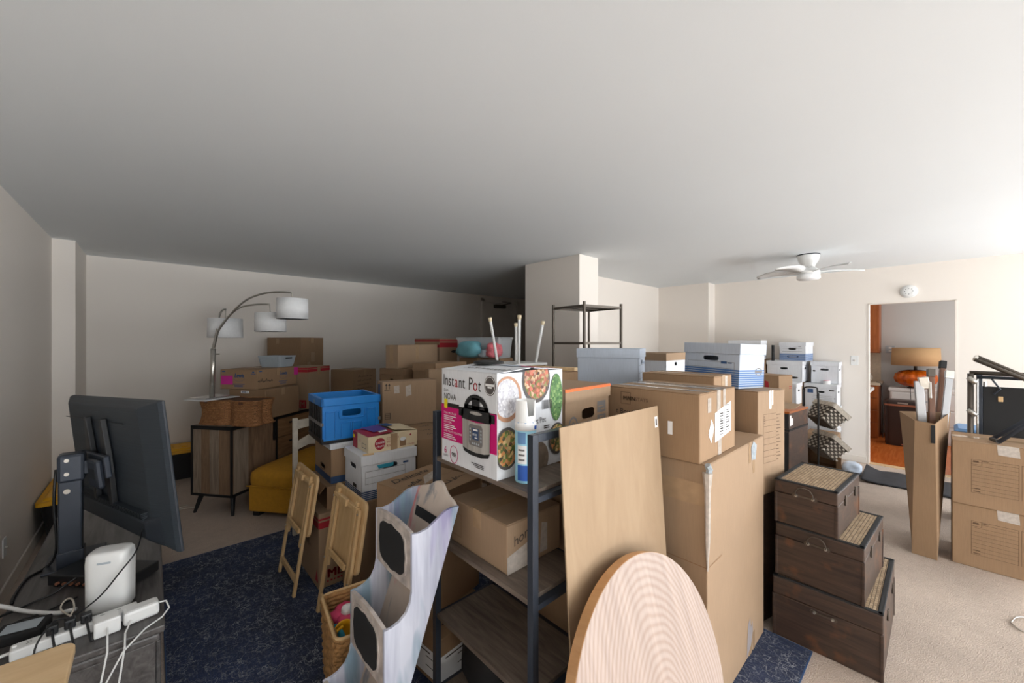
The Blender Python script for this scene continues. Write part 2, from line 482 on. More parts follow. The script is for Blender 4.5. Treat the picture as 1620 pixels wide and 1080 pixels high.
class Box:
    """a box-shaped thing placed by its near bottom corner N; a = depth along its left-hand side, b = width along its right-hand side"""
    def __init__(s, name, label, N, yaw, a, b, z0, z1, cat='box', group=None):
        th = math.radians(yaw); s.rd = (math.cos(th), math.sin(th)); s.ld = (-math.sin(th), math.cos(th))
        s.a, s.b, s.h = a, b, z1-z0
        c = (N[0]+s.rd[0]*b/2+s.ld[0]*a/2, N[1]+s.rd[1]*b/2+s.ld[1]*a/2, z0)
        s.root = thing(name, label, cat, c, th, group)
    def frame(s, face, grow=0.0):
        a, b, h = s.a/2+grow, s.b/2+grow, s.h
        return {'F': ((-b,-a,0),(1,0,0),(0,0,1),(0,-1,0), 2*b, h),
                'S': ((-b, a,0),(0,-1,0),(0,0,1),(-1,0,0), 2*a, h),
                'R': ((b,-a,0),(0,1,0),(0,0,1),(1,0,0), 2*a, h),
                'B': ((b, a,0),(-1,0,0),(0,0,1),(0,1,0), 2*b, h),
                'T': ((-b,-a,h),(1,0,0),(0,1,0),(0,0,1), 2*b, 2*a)}[face]
    def deco(s, face, mat, name, eps=.0008, grow=0.0, parent=None):
        return Deco(s, face, mat, name, eps, grow, parent)

class Deco:
    """flat print or a sticker on one face; u, v in metres from the face's lower left corner as seen from outside"""
    def __init__(s, bx, face, mat, name, eps, grow, parent):
        o, U, V, n, w, h = bx.frame(face, grow)
        bx.nd = getattr(bx, 'nd', 0)+1; eps += .00012*bx.nd     # later stickers lie over earlier ones
        s.o, s.U, s.V, s.n = Vector(o)+Vector(n)*eps, Vector(U), Vector(V), Vector(n)
        s.w, s.h = w, h; s.mb = MB(); s.mat = mat; s.name = name; s.par = parent or bx.root
    def P(s, u, v): return s.o+s.U*u+s.V*v
    def poly(s, pts): s.mb.add([s.P(*p) for p in pts], [tuple(range(len(pts)))]); return s
    def rect(s, u, v, w, h, rot=0.0):
        c, q = math.cos(rot), math.sin(rot)
        return s.poly([(u+x*c-y*q, v+x*q+y*c) for x, y in ((0,0),(w,0),(w,h),(0,h))])
    def frame(s, u, v, w, h, t=.002):
        s.rect(u, v, w, t); s.rect(u, v+h-t, w, t); s.rect(u, v, t, h); return s.rect(u+w-t, v, t, h)
    def lines(s, u, v, w, n, gap, t=.0016):
        for i in range(n): s.rect(u, v-i*gap, w, t)
        return s
    def disc(s, u, v, rx, ry=None, n=28, clamp=True):
        ry = ry or rx; pts = []
        for i in range(n):
            x, y = u+rx*math.cos(2*PI*i/n), v+ry*math.sin(2*PI*i/n)
            if clamp: x = min(max(x, .001), s.w-.001); y = min(max(y, .001), s.h-.001)
            pts.append((x, y))
        return s.poly(pts)
    def ring(s, u, v, rx, ry, t, n=28):
        for i in range(n):
            a, b = 2*PI*i/n, 2*PI*(i+1)/n
            s.poly([(u+rx*math.cos(a), v+ry*math.sin(a)), (u+rx*math.cos(b), v+ry*math.sin(b)), (u+(rx-t)*math.cos(b), v+(ry-t)*math.sin(b)), (u+(rx-t)*math.cos(a), v+(ry-t)*math.sin(a))])
        return s
    def text(s, body, u, v, size, rot=0.0, sx=1.0, shear=0.0, bold=0.0):
        if bold:
            for du in (-bold, bold): s.text(body, u+du, v, size, rot, sx, shear)
        vs, fs = tmesh(body); c, q = math.cos(rot), math.sin(rot); out = []
        for x, y in vs:
            x = (x*sx+y*shear)*size; y = y*size
            out.append(s.P(u+x*c-y*q, v+x*q+y*c))
        s.mb.add(out, fs); return s
    def stroke(s, pts, t=.004):
        for (x0, y0), (x1, y1) in zip(pts, pts[1:]):
            d = math.hypot(x1-x0, y1-y0) or 1e-6; nx, ny = -(y1-y0)/d*t/2, (x1-x0)/d*t/2
            s.poly([(x0-nx, y0-ny), (x1-nx, y1-ny), (x1+nx, y1+ny), (x0+nx, y0+ny)])
        return s
    def done(s):
        if s.name in ('tape', 'tape_patch', 'shipping_label'):      # each strip is a part of its own
            for f in s.mb.f: o = MB().add([s.mb.v[i] for i in f], [tuple(range(len(f)))]).build(s.name, s.mat, s.par)
            return o
        return s.mb.build(s.name, s.mat, s.par)

def carton(name, label, N, yaw, a, b, z0, z1, mat='card', seam='x', tape=True, cat='box', group=None, flaps=True):
    k = Box(name, label, N, yaw, a, b, z0, z1, cat, group)
    h = k.h; t = .004 if flaps else 0
    MB().box(-b/2, b/2, -a/2, a/2, 0, h-t).build('body', M[mat], k.root, bevel=.004)
    if flaps:
        g = .0015
        if seam == 'x':
            f = MB().box(-b/2, b/2, -a/2, -g, h-t, h).build('flap', M[mat], k.root, bevel=.0015, seg=1)
            MB().box(-b/2, b/2, g, a/2, h-t, h-.0008).build('flap', M[mat], k.root, bevel=.0015, seg=1)
        else:
            MB().box(-b/2, -g, -a/2, a/2, h-t, h).build('flap', M[mat], k.root, bevel=.0015, seg=1)
            MB().box(g, b/2, -a/2, a/2, h-t, h-.0008).build('flap', M[mat], k.root, bevel=.0015, seg=1)
    if tape:
        w = .024; d = min(.07, h*.4); mb = MB(); e = .0007
        if seam == 'x':
            mb.box(-b/2-e, b/2+e, -w, w, h, h+e); mb.box(-b/2-2*e, -b/2-.0002, -w, w, h-d, h); mb.box(b/2+.0002, b/2+2*e, -w, w, h-d, h)
        else:
            mb.box(-w, w, -a/2-e, a/2+e, h, h+e); mb.box(-w, w, -a/2-2*e, -a/2-.0002, h-d, h); mb.box(-w, w, a/2+.0002, a/2+2*e, h-d, h)
        mb.build('tape', M['tape'], k.root)
    return k

def filebox(name, label, N, yaw, a, b, z0, z1, mat='wcard', lidmat=None, holes='FB', lid=.055, group=None, hv=.74, cat='file box', hole_size=(.045, .016)):
    k = Box(name, label, N, yaw, a, b, z0, z1, cat, group); h = k.h; g = .006
    hh = h-.004
    mb = MB(); t = .004
    for fc in 'FSRB':
        o, U, V, n, w, _ = k.frame(fc, -g)
        mb.panel(o, U, V, n, w, hh, t, (w/2, hh*hv, hole_size[0], hole_size[1]) if fc in holes else None)
    mb.box(-b/2+g, b/2-g, -a/2+g, a/2-g, 0, .004)
    mb.build('body', M[mat], k.root)
    l = MB().box(-b/2, b/2, -a/2, a/2, h-.004, h)
    for fc in 'FSRB':
        o, U, V, n, w, _ = k.frame(fc)
        l.panel((o[0], o[1], h-lid), U, V, n, w, lid-.003, .003)
    l.build('lid', M[lidmat or mat], k.root, bevel=.002)
    return k

def scribble(d, u, v, w, h, n, t=.004, slope=0.0, seed=0):
    """illegible handwriting: one wandering pen line"""
    rn = random.Random(int(u*977+v*5711+n)+seed); pts = []
    for i in range(n*3):
        x = u+w*i/(n*3-1)
        y = v+slope*(x-u)+(h*(.2+.8*rn.random()) if i % 2 else h*.25*rn.random())
        pts.append((x+(rn.random()-.5)*w/n*.7, y))
        if i % 9 == 8 and len(pts) > 2:
            d.stroke(pts, t); pts = []
    if len(pts) > 1: d.stroke(pts, t)
    return d
def bars(d, u, v, w, h, n, duty=.6):
    """small print or a barcode too small to read: a row of bars"""
    rn = random.Random(n+int(u*1000))
    x = 0.0; stp = w/n
    for i in range(n):
        d.rect(u+i*stp, v, stp*(duty*(.5+.9*rn.random())), h)
    return d

# ------------------------------------------------------------ the room
H = 2.44
struct(MB().box(-.8, 6.7, -5.35, 6.2, -.1, 0).build('floor', M['carpet']))
struct(MB().box(-.8, 9.2, -5.35, 6.2, H, H+.1).build('ceiling', M['ceil']))
struct(MB().box(-.8, -.65, -5.35, 6.2, 0, H).build('wall_left', M['wall']))
struct(MB().box(-.65, 6.6, 6.06, 6.2, 0, H).build('wall_back', M['wall']))
wr = MB().box(6.6, 6.7, .585, 6.06, 0, H).box(6.6, 6.7, -5.35, -4.6, 0, H).box(6.6, 6.7, -1.6, -.14, 0, H).box(6.6, 6.7, -4.6, -1.6, 0, .2).box(6.6, 6.7, -4.6, -1.6, 2.38, H).box(6.6, 6.7, -.14, .585, 2.0, H)
struct(wr.build('wall_right', M['wall']))
wf = MB().box(-.65, 6.6, -5.35, -5.2, 0, .06).box(-.65, 6.6, -5.35, -5.2, 2.38, H)
for x0, x1 in ((-.65, -.5), (2.8, 3.3), (6.4, 6.6)): wf.box(x0, x1, -5.35, -5.2, .06, 2.38)
struct(wf.build('wall_front', M['wall']))
for i, (x0, x1) in enumerate(((-.5, 2.8), (3.3, 6.4))):
    w = struct(thing('window_%d' % (i+1), '', '', ((x0+x1)/2, -5.3, .06))); del w['label']; del w['category']
    hw = (x1-x0)/2; fr = MB()
    for a0, a1, b0, b1 in ((-hw, hw, 0, .05), (-hw, hw, 2.27, 2.32), (-hw, -hw+.05, 0, 2.32), (hw-.05, hw, 0, 2.32), (-.025, .025, 0, 2.32)): fr.box(a0, a1, -.03, .03, b0, b1)
    fr.build('window_frame', M['trim'], w)
    for x0_, x1_ in ((-hw+.05, -.025), (.025, hw-.05)): MB().box(x0_, x1_, -.004, .004, .05, 2.27).build('pane', M['pane'], w)
w = struct(thing('window_3', '', '', (6.66, -3.1, .2))); del w['label']; del w['category']
fr = MB()
for a0, a1, b0, b1 in ((-1.5, 1.5, 0, .05), (-1.5, 1.5, 2.13, 2.18), (-1.5, -1.45, 0, 2.18), (1.45, 1.5, 0, 2.18), (-.025, .025, 0, 2.18)): fr.box(-.03, .03, a0, a1, b0, b1)
fr.build('window_frame', M['trim'], w)
for y0_, y1_ in ((-1.45, -.025), (.025, 1.45)): MB().box(-.004, .004, y0_, y1_, .05, 2.13).build('pane', M['pane'], w)
struct(MB().box(3.6, 6.6, 3.21, 3.32, 0, H).build('wall_middle', M['wall']))
struct(MB().box(3.27, 3.6, 2.52, 3.32, 0, H).build('wall_pillar', M['wall']))
struct(MB().box(-.65, -.51, 5.275, 6.06, 0, H).build('wall_corner_pillar', M['wall']))
struct(MB().box(6.34, 6.6, 2.4, 3.21, 0, H).build('wall_right_pillar', M['wall']))
# kitchen beyond the doorway
struct(MB().box(6.7, 9.2, -1.45, 1.5, -.1, 0.004).build('floor_kitchen', M['woodfloor']))
struct(MB().box(9.0, 9.2, -1.45, 1.5, 0, H).build('wall_kitchen_far', M['kwall']))
struct(MB().box(6.7, 9.0, 1.3, 1.5, 0, H).build('wall_kitchen_side', M['kwall']))
struct(MB().box(6.7, 9.0, -1.45, -1.3, 0, H).build('wall_kitchen_near', M['kwall']))
struct(MB().box(6.595, 6.705, .578, .592, 0, 2.0).box(6.595, 6.705, -.147, -.133, 0, 2.0).box(6.595, 6.705, -.147, .592, 1.993, 2.007).build('trim_1', M['trim']))
struct(MB().box(6.6, 6.7, -.14, .585, 0, .006).build('trim_2', M['slab']))
# baseboards
def base(name, *bs):
    mb = MB()
    for q in bs: mb.box(*q, 0, .085)
    struct(mb.build(name, M['trim'], bevel=.004))
base('baseboard_left', (-.65, -.638, -5.2, 5.275), (-.65, -.498, 5.263, 5.275), (-.51, -.498, 5.275, 6.06))
base('baseboard_back', (-.51, 4.72, 6.048, 6.06))
base('baseboard_right', (6.588, 6.6, .6, 2.4), (6.588, 6.6, -5.2, -.155), (6.328, 6.34, 2.4, 3.2))
base('baseboard_middle', (3.612, 6.328, 3.198, 3.21))
# the tall entry door in the far corner
d = struct(thing('door_1', '', '', (5.24, 6.06, 0))); del d['label']; del d['category']
MB().box(-.42, .42, -.03, 0, .005, 2.3).build('door_leaf', M['wall'], d, bevel=.004)
MB().box(-.5, -.43, -.045, 0, 0, 2.38).box(.43, .5, -.045, 0, 0, 2.38).box(-.5, .5, -.045, 0, 2.31, 2.38).build('door_frame', M['wall'], d, bevel=.004)
MB().box(-.2, .08, -.1, -.03, 2.2, 2.27).bar((.0, -.09, 2.27), (.26, -.06, 2.33), .025, .015).bar((.26, -.06, 2.33), (-.05, -.03, 2.345), .02, .012).build('door_closer', M['bronze'], d, bevel=.006)
MB().tube([(.34, -.03, 1.0), (.34, -.08, 1.0)], .012).tube([(.34, -.08, 1.0), (.24, -.08, 1.0)], .011).build('door_handle', M['steel'], d, smooth=True)

# small fittings
s = thing('light_switch', 'white light switch plate on the beige wall beside the kitchen doorway', 'switch', (6.6, .715, 1.23))
MB().box(-.006, 0, -.038, .038, 0, .118).build('plate', M['wplastic'], s, bevel=.003)
MB().box(-.016, -.006, -.006, .006, .046, .072).build('toggle', M['trim'], s, bevel=.002)
s = thing('smoke_detector', 'round white smoke detector on the wall above the kitchen doorway', 'smoke detector', (6.6, .228, 2.122))
rt = Matrix.Rotation(-PI/2, 4, 'Y')
o = MB().lathe([(.075, 0), (.075, .014), (.068, .02)], 28).build('base', M['wplastic'], s, smooth=True, bevel=.002); o.rotation_euler = (0, -PI/2, 0)
o = MB().lathe([(.066, .02), (.062, .036), (.045, .044), (.02, .046), (.0, .046)], 28).build('cover', M['wplastic'], s, smooth=True); o.rotation_euler = (0, -PI/2, 0)
mb = MB()
for i in range(8):
    a = 2*PI*i/8; mb.box(-.0475, -.0465, .034*math.cos(a)-.004, .034*math.cos(a)+.004, .034*math.sin(a)-.003, .034*math.sin(a)+.003)
mb.build('vent_slots', M['softblack'], s)
s = thing('wall_jack', 'small white cable jack plate low on the left wall', 'wall plate', (-.65, 3.76, .25))
MB().box(0, .006, -.035, .035, 0, .11).build('plate', M['wplastic'], s, bevel=.002)
MB().tube([(.006, 0, .055), (.018, 0, .055)], .006).build('socket', M['steel'], s)

# ceiling fan
fan = thing('ceiling_fan', 'white five-blade ceiling fan with flat light, mounted close to the ceiling', 'ceiling fan', (5.07, .917, H))
MB().lathe([(.095, -.004), (.098, -.02), (.085, -.07), (.06, -.11), (.056, -.135)], 28).build('canopy', M['wplastic'], fan, smooth=True)
MB().lathe([(.056, -.135), (.075, -.15), (.098, -.175), (.1, -.2), (.09, -.205)], 28).build('motor_housing', M['wplastic'], fan, smooth=True)
MB().lathe([(.09, -.205), (.1, -.207), (.102, -.25), (.09, -.262), (0, -.266)], 28).build('light_cover', M['shade'], fan, smooth=True)
MB().lathe([(.1, -.0), (.102, -.004), (.1, -.008)], 28).build('mounting_ring', M['bmetal'], fan)
L_, R_ = [], []
for i in range(13):
    t = i/12; x = .085+t*.40; wd = .035+.085*math.sin(PI*min(t*1.02, 1)**.85)**.8 if t < 1 else .03
    bow = .05*math.sin(PI*t)
    L_.append((x, bow+wd*.5, .024*math.sin(PI*t)+.012)); R_.append((x, bow-wd*.75, -.012+.012*math.sin(PI*t)))
for i in range(5):
    rings = []
    for (a, b_) in zip(L_, R_):
        rings.append([a, ((a[0]+b_[0])/2, (a[1]+b_[1])/2, (a[2]+b_[2])/2+.007), b_, ((a[0]+b_[0])/2, (a[1]+b_[1])/2, (a[2]+b_[2])/2-.001)])
    o = MB().loft(rings).build('blade', M['wplastic'], fan, smooth=True)
    o.location = (0, 0, -.185); o.rotation_euler = (0, 0, math.radians(-58+72*i))

# rug
rug = MB().box(.05, 2.385, .42, 3.57, 0.0005, .007).build('area_rug', M['rug'])
MB().box(.045, .05, .415, 3.575, .0005, .0075).box(2.385, 2.39, .415, 3.575, .0005, .0075).box(.05, 2.385, .415, .42, .0005, .0075).box(.05, 2.385, 3.57, 3.575, .0005, .0075).build('edge_binding', M['navy'], rug)
tag(rug, 'dark blue rug with pale squiggle pattern under the boxes and shelf', 'rug')

# ------------------------------------------------------------ left side: console, television, cables
G = .0075   # top of the rug
c = thing('media_console', 'low dark-stained media console along the left wall under the television', 'console', (-.19, 2.79, 0))
MB().box(-.22, .2, -.865, .865, .03, .44).build('body', M['console'], c, bevel=.004)
MB().box(-.222, .225, -.885, .885, .475, .5).build('top', M['console'], c, bevel=.006)
MB().box(-.218, .215, -.877, .877, .44, .475).build('molding', M['console'], c, bevel=.012, seg=3)
for i in range(3):
    o = MB().box(.2, .214, -.84+i*.56, -.29+i*.56, .06, .425).build('door', M['console'], c, bevel=.004)
    MB().tube([(.214, -.34+i*.56, .25), (.232, -.34+i*.56, .25)], .012).build('knob', M['bronze'], o)
MB().box(-.215, .19, -.86, .86, 0, .03).build('plinth', M['console'], c)

tvR = Matrix.Rotation(-1.248, 4, 'Z') @ Matrix.Rotation(.087, 4, 'X') @ Matrix.Rotation(-.046, 4, 'Y')
tv = thing('television', 'black flat television seen from behind, tilted on its post above the console', 'television', (-.131, 2.628, .95))
tv.rotation_euler = tvR.to_euler()
W2, H2 = .55, .316
MB().box(-W2, W2, .018, .03, -H2, H2).build('bezel', M['tv'], tv, bevel=.004)
MB().box(-W2+.012, W2-.012, .029, .0315, -H2+.016, H2-.012).build('screen', M['black'], tv)
def rring(w0, w1, z0, z1, y): return [(w0, y, z0), (w1, y, z0), (w1, y, z1), (w0, y, z1)]
MB().loft([rring(-W2, W2, -H2, H2, .018), rring(-W2+.004, W2-.012, -H2+.004, H2-.004, .008), rring(-W2+.08, W2-.14, -H2+.05, H2-.03, -.018)], cap0=False).build('back_cover', M['tvback'], tv, bevel=.006)
mb = MB().loft([rring(-W2+.05, W2-.07, -H2+.02, -H2+.15, -.005), rring(-W2+.09, W2-.16, -H2+.05, -H2+.125, -.036)]).build('lower_housing', M['tv'], tv, bevel=.008)
mb = MB()
for i in range(5): mb.box(-W2+.1, W2-.17, -.0365-.001*i, -.018, -H2+.128+i*.007, -H2+.131+i*.007)
mb.build('vent_ribs', M['tv'], tv)
MB().box(-W2+.03, W2-.3, -.022, -.0195, H2-.105, H2-.102).build('seam', M['black'], tv)
for x in (-.15, .05):
    MB().prism([(-.018, -.2), (.018, -.2), (.03, -.05), (.03, .04), (.012, .2), (-.012, .2), (-.03, .06), (-.03, -.06)], 0, .022, Matrix.Translation((x, -.02, .03)) @ Matrix.Rotation(PI/2, 4, 'X')).build('mount_rail', M['black'], tv, bevel=.004)
MB().box(-.2, .12, -.062, -.04, -.03, .07).build('mount_plate', M['bmetal'], tv, bevel=.006)
MB().box(-.02, .1, -.085, -.06, -.075, .055).build('mount_cover', M['bmetal'], tv, bevel=.012)
MB().box(.0, .075, -.0858, -.0845, -.03, .015).build('mount_slot', M['black'], tv)

st = thing('television_stand', 'black steel post holding the television up from the console top', 'stand', (-.27, 2.665, .5))
MB().box(-.09, .1, -.02, .2, 0, .012).build('base_plate', M['bmetal'], st, bevel=.005)
MB().box(-.038, .036, -.03, .03, .012, .47).build('post', M['bmetal'], st, bevel=.006)
MB().box(-.042, .042, -.036, .036, .012, .09).build('sleeve', M['bmetal'], st, bevel=.004)
MB().box(-.04, .045, -.045, .034, .40, .525).build('head', M['bmetal'], st, bevel=.012)
MB().bar((.02, -.01, .46), (.075, -.015, .455), .05, .06).build('arm', M['bmetal'], st, bevel=.004)
mb = MB()
for z, r in ((.36, .011), (.44, .008), (.5, .008)): mb.tube([(-.01, -.03 if z < .4 else -.045, z), (-.01, -.036 if z < .4 else -.05, z)], r, 12)
mb.build('bolts', M['steel'], st)

sb = thing('set_top_box', 'flat black cable box lying on the console behind the white router', 'cable box', (-.15, 2.445, .5), -.78)
MB().box(-.18, .18, -.065, .065, .006, .05).build('case', M['black'], sb, bevel=.004)
mb = MB()
for x in (-.15, .15):
    for y in (-.05, .05): mb.box(x-.01, x+.01, y-.01, y+.01, 0, .006)
mb.build('feet', M['softblack'], sb)
mb = MB()
for i in range(5): mb.tube([(-.13+i*.03, -.065, .02), (-.13+i*.03, -.075, .02)], .006)
mb.build('sockets', M['copper'], sb)

rt_ = thing('wifi_router', 'tall white rounded router standing on the dark console beside the power strip', 'router', (-.117, 2.17, .5), -.38)
rings = []
for z, k in ((0, .9), (.012, 1.0), (.19, 1.02), (.218, .98), (.227, .86), (.229, .6)):
    rg = []
    for j in range(32):
        a = 2*PI*j/32; ca, sa = math.cos(a), math.sin(a)
        q = (abs(ca)**4+abs(sa)**4)**(-.25); rg.append((.065*k*ca*q, .045*k*sa*q, z))
    rings.append(rg)
MB().loft(rings).build('case', M['wplastic'], rt_, smooth=True)

MB().box(-.02, .02, -.047, -.044, .19, .197).build('status_light', M['gplastic'], rt_)
ps = thing('power_strip', 'long white power strip with plugs along the near end of the console', 'power strip', (-.19, 2.045, .5), .085)
MB().box(-.15, .15, -.025, .025, 0, .036).build('case', M['wplastic'], ps, bevel=.006)
mb = MB()
for i in range(6):
    for s_ in (-.005, .005): mb.box(-.11+i*.042-.006, -.11+i*.042+.006, s_-.001, s_+.001, .0362, .0366)
mb.build('outlet_slots', M['ink'], ps)
o = MB().box(-.145, -.135, -.004, .004, .036, .042).build('switch', M['wplastic'], ps)
def part_text(body, size, loc, mat, parent, name='lettering', rot=(0,0,0)):
    vs, fs = tmesh(body)
    o = MB().add([(x*size, y*size, 0) for x, y in vs], fs).build(name, mat, parent); o.location = loc; o.rotation_euler = rot
    return o
for x in (-.06, -.02, .018):
    p = thing('plug', '%s black plug pushed into the white power strip' % {-.06: 'leftmost', -.02: 'middle', .018: 'rightmost'}[x], 'plug', (-.19+x, 2.045+x*.085, .538), .1, 'plugs in the power strip')
    MB().box(-.014, .014, -.016, .012, 0, .03).build('plug_body', M['black'], p, bevel=.004)
    MB().tube([(0, -.01, .02), (0, -.03, .016), (.004, -.06, -.005), (.01, -.09, -.034)], .0035).build('cable', M['black'], p)
p = thing('power_adapter', 'square white power adapter with two cables on the power strip', 'adapter', (-.118, 2.0, .5), .1)
MB().box(-.034, .034, -.035, .018, .001, .056).build('case', M['wplastic'], p, bevel=.006)
MB().tube([(0, -.03, .03), (-.002, -.07, .02), (-.004, -.115, -.01), (-.02, -.13, -.1), (-.05, -.135, -.2), (-.06, -.135, -.3)], .0028).build('cable', M['wplastic'], p)
p = thing('power_adapter', 'larger white rectangular adapter at the right end of the power strip', 'adapter', (-.05, 2.015, .5), .12)
MB().box(-.03, .068, -.035, .02, .001, .05).build('case', M['wplastic'], p, bevel=.01)
MB().tube([(.068, 0, .03), (.09, -.005, .028), (.094, -.04, .015), (.07, -.07, .006), (.02, -.1, .004), (-.04, -.145, -.02), (-.08, -.145, -.1), (-.1, -.145, -.3)], .0028).build('cable', M['wplastic'], p)
MB().tube([(-.01, -.035, .02), (-.03, -.085, .008), (-.035, -.135, -.01), (-.05, -.145, -.12), (-.06, -.145, -.3)], .0028).build('cable', M['wplastic'], p)
p = thing('black_adapter_box', 'flat black electronics box with a shiny top behind the power strip', 'box', (-.335, 2.165, .5), -.2)
MB().box(-.06, .06, -.045, .045, 0, .036).build('case', M['softblack'], p, bevel=.005)
MB().box(-.045, .045, -.03, .03, .036, .0365).build('top_label', M['gplastic'], p)
def cable(name, label, pts, r, mat):
    o = MB().tube(smooth(pts), r, 7).build(name, mat, None, smooth=True); return tag(o, label, 'cable')
def smooth(pts, k=4):
    P = [Vector(p) for p in pts]; out = []
    for i in range(len(P)-1):
        p0, p1, p2, p3 = P[max(i-1,0)], P[i], P[i+1], P[min(i+2, len(P)-1)]
        for j in range(k):
            t = j/k
            out.append(.5*((2*p1)+(p2-p0)*t+(2*p0-5*p1+4*p2-p3)*t*t+(3*p1-p0-3*p2+p3)*t**3))
    out.append(P[-1]); return out
cable('coaxial_cable', 'thick white cable running in from the left to the router', [(-.62, 2.52, .53), (-.5, 2.46, .535), (-.425, 2.411, .525), (-.365, 2.349, .512), (-.3, 2.276, .51), (-.255, 2.235, .51), (-.212, 2.215, .515)], .0075, M['wplastic'])
cable('white_cable', 'thin white cord looped beside the router', [(-.21, 2.14, .52), (-.223, 2.173, .515), (-.253, 2.233, .525), (-.244, 2.262, .54), (-.225, 2.24, .545), (-.215, 2.193, .53), (-.222, 2.159, .515), (-.205, 2.10, .505)], .003, M['apricot'])
cable('black_cable', 'black cable from the cable box trailing to the left wall', [(-.225, 2.44, .545), (-.26, 2.43, .53), (-.293, 2.42, .512), (-.342, 2.404, .506), (-.378, 2.378, .506), (-.43, 2.324, .506), (-.46, 2.25, .4)], .0045, M['black'])
cable('router_cable', 'thin black cable drooping across the front of the white router', [(-.03, 2.25, .745), (-.045, 2.10, .72), (-.09, 2.085, .66), (-.133, 2.09, .60), (-.17, 2.10, .565), (-.21, 2.075, .555), (-.245, 2.02, .585), (-.275, 1.975, .55), (-.28, 1.95, .507)], .0028, M['black'])
cable('stand_cable', 'black cable running down behind the television post', [(-.32, 2.70, .95), (-.325, 2.69, .8), (-.318, 2.70, .62), (-.33, 2.72, .54), (-.36, 2.72, .507), (-.399, 2.659, .506), (-.408, 2.51, .506), (-.404, 2.45, .506)], .0055, M['black'])
cable('low_black_cable', 'lowest black cable lying on the console top by the power strip', [(-.22, 2.33, .508), (-.247, 2.319, .506), (-.301, 2.287, .506), (-.348, 2.285, .506), (-.385, 2.253, .506), (-.40, 2.187, .506)], .0035, M['black'])
cable('strip_cord', 'white cord of the power strip leaving to the left', [(-.338, 2.035, .52), (-.36, 2.04, .516), (-.39, 2.03, .512), (-.44, 2.02, .45)], .005, M['wplastic'])

t = thing('side_table', 'pale wooden table with rounded corner in front of the media console end', 'table', (-.38, 1.30, 0))
rg = []
def rrect(hx, hy, r, n=6, cx=0, cy=0):
    out = []
    for sx, sy, a0 in ((1,1,0), (-1,1,PI/2), (-1,-1,PI), (1,-1,1.5*PI)):
        for i in range(n+1):
            a = a0+PI/2*i/n; out.append((cx+sx*(hx-r)+r*math.cos(a), cy+sy*(hy-r)+r*math.sin(a)))
    return out
MB().prism(rrect(.235, .23, .03), .728, .75).build('tabletop', M['slab'], t, bevel=.004)
for sx in (-1, 1):
    for sy in (-1, 1): MB().bar((sx*.2, sy*.19, 0), (sx*.18, sy*.17, .728), .03).build('leg', M['slab'], t)
MB().box(-.17, .17, -.17, .17, .67, .728).build('apron', M['slab'], t)

# storage totes
def tote(name, label, N, yaw, a, b, h, group):
    k = Box(name, label, N, yaw, a, b, 0, h, 'tote', group)
    MB().loft([rrect3(b/2-.06, a/2-.05, .03, 0), rrect3(b/2-.02, a/2-.015, .03, h-.05)]).build('body', M['black'], k.root)
    o = MB().loft([rrect3(b/2-.012, a/2-.012, .03, h-.055), rrect3(b/2, a/2, .03, h-.05), rrect3(b/2, a/2, .03, h-.02), rrect3(b/2-.03, a/2-.03, .02, h-.018), rrect3(b/2-.045, a/2-.045, .02, h)]).build('lid', M['yplastic'], k.root)
    n = 6
    for i in range(n):
        u = -b/2+.1+(b-.2)*i/(n-1) if b > a else 0; v = 0 if b > a else -a/2+.1+(a-.2)*i/(n-1)
        hx, hy = ((b-.2)/n*.3, a/2-.09) if b > a else (b/2-.09, (a-.2)/n*.3)
        MB().box(u-hx, u+hx, v-hy, v+hy, h-.002, h+.008).build('lid_rib', M['yplastic'], o, bevel=.006)
    return k
def rrect3(hx, hy, r, z): return [(x, y, z) for x, y in rrect(hx, hy, r, 4)]
tote('storage_tote', 'black tote with yellow lid against the left wall behind the television', (-.633, 4.46), 0, .78, .5, .36, 'yellow-lidded totes')
tote('storage_tote', 'black tote with yellow lid on the carpet beside the wooden sideboard', (-.28, 5.64), 0, .38, .76, .345, 'yellow-lidded totes')

# ------------------------------------------------------------ sideboard and what stands on it
DN, DY = (.511, 4.163), 37
k = Box('sideboard', 'rustic plank sideboard with black edges and splayed legs', DN, DY, .42, 1.3, 0, .783, 'sideboard')
r = k.root; a, b = .21, .65
MB().box(-b, b, -a, a, .763, .783).build('top', M['rustic1'], r, bevel=.002)
MB().box(-b-.002, b+.002, -a-.004, -a+.012, .752, .783).box(-b-.004, -b+.012, -a, a, .752, .783).box(-b-.004, -b+.01, -a-.004, -a+.014, .165, .783).box(-b-.004, -b+.01, a-.014, a+.004, .165, .783).box(-b-.004, b, -a-.004, -a+.014, .165, .185).box(-b-.004, -b+.014, -a, a, .165, .185).box(-.155, -.135, -a-.004, -a+.014, .165, .783).box(b-.014, b+.004, -a-.004, -a+.014, .165, .783).build('black_edging', M['black'], r)
MB().box(-b+.012, b-.002, -a+.014, a-.002, .18, .763).build('carcass', M['rustic2'], r)
ys = [-a+.014, -.075, .02, .11, a-.014]
for i in range(4): MB().box(-b, -b+.012, ys[i]+.001, ys[i+1]-.001, .185, .752).build('plank', M[('rustic2', 'rustic1', 'rustic2', 'rustic1')[i]], r, bevel=.0015, seg=1)
dr = MB().box(-b+.014, -.157, -a, -a+.013, .187, .75).build('door', M['rustic2'], r, bevel=.002)
for i in range(3): MB().box(-b+.018+i*.158, -b+.018+i*.158+.154, -a-.003, -a, .19, .747).build('plank', M[('rustic1', 'rustic2', 'rustic2')[i]], dr, bevel=.0015, seg=1)
MB().box(-.195, -.18, -a-.022, -a-.003, .56, .74).build('door_handle', M['black'], dr)
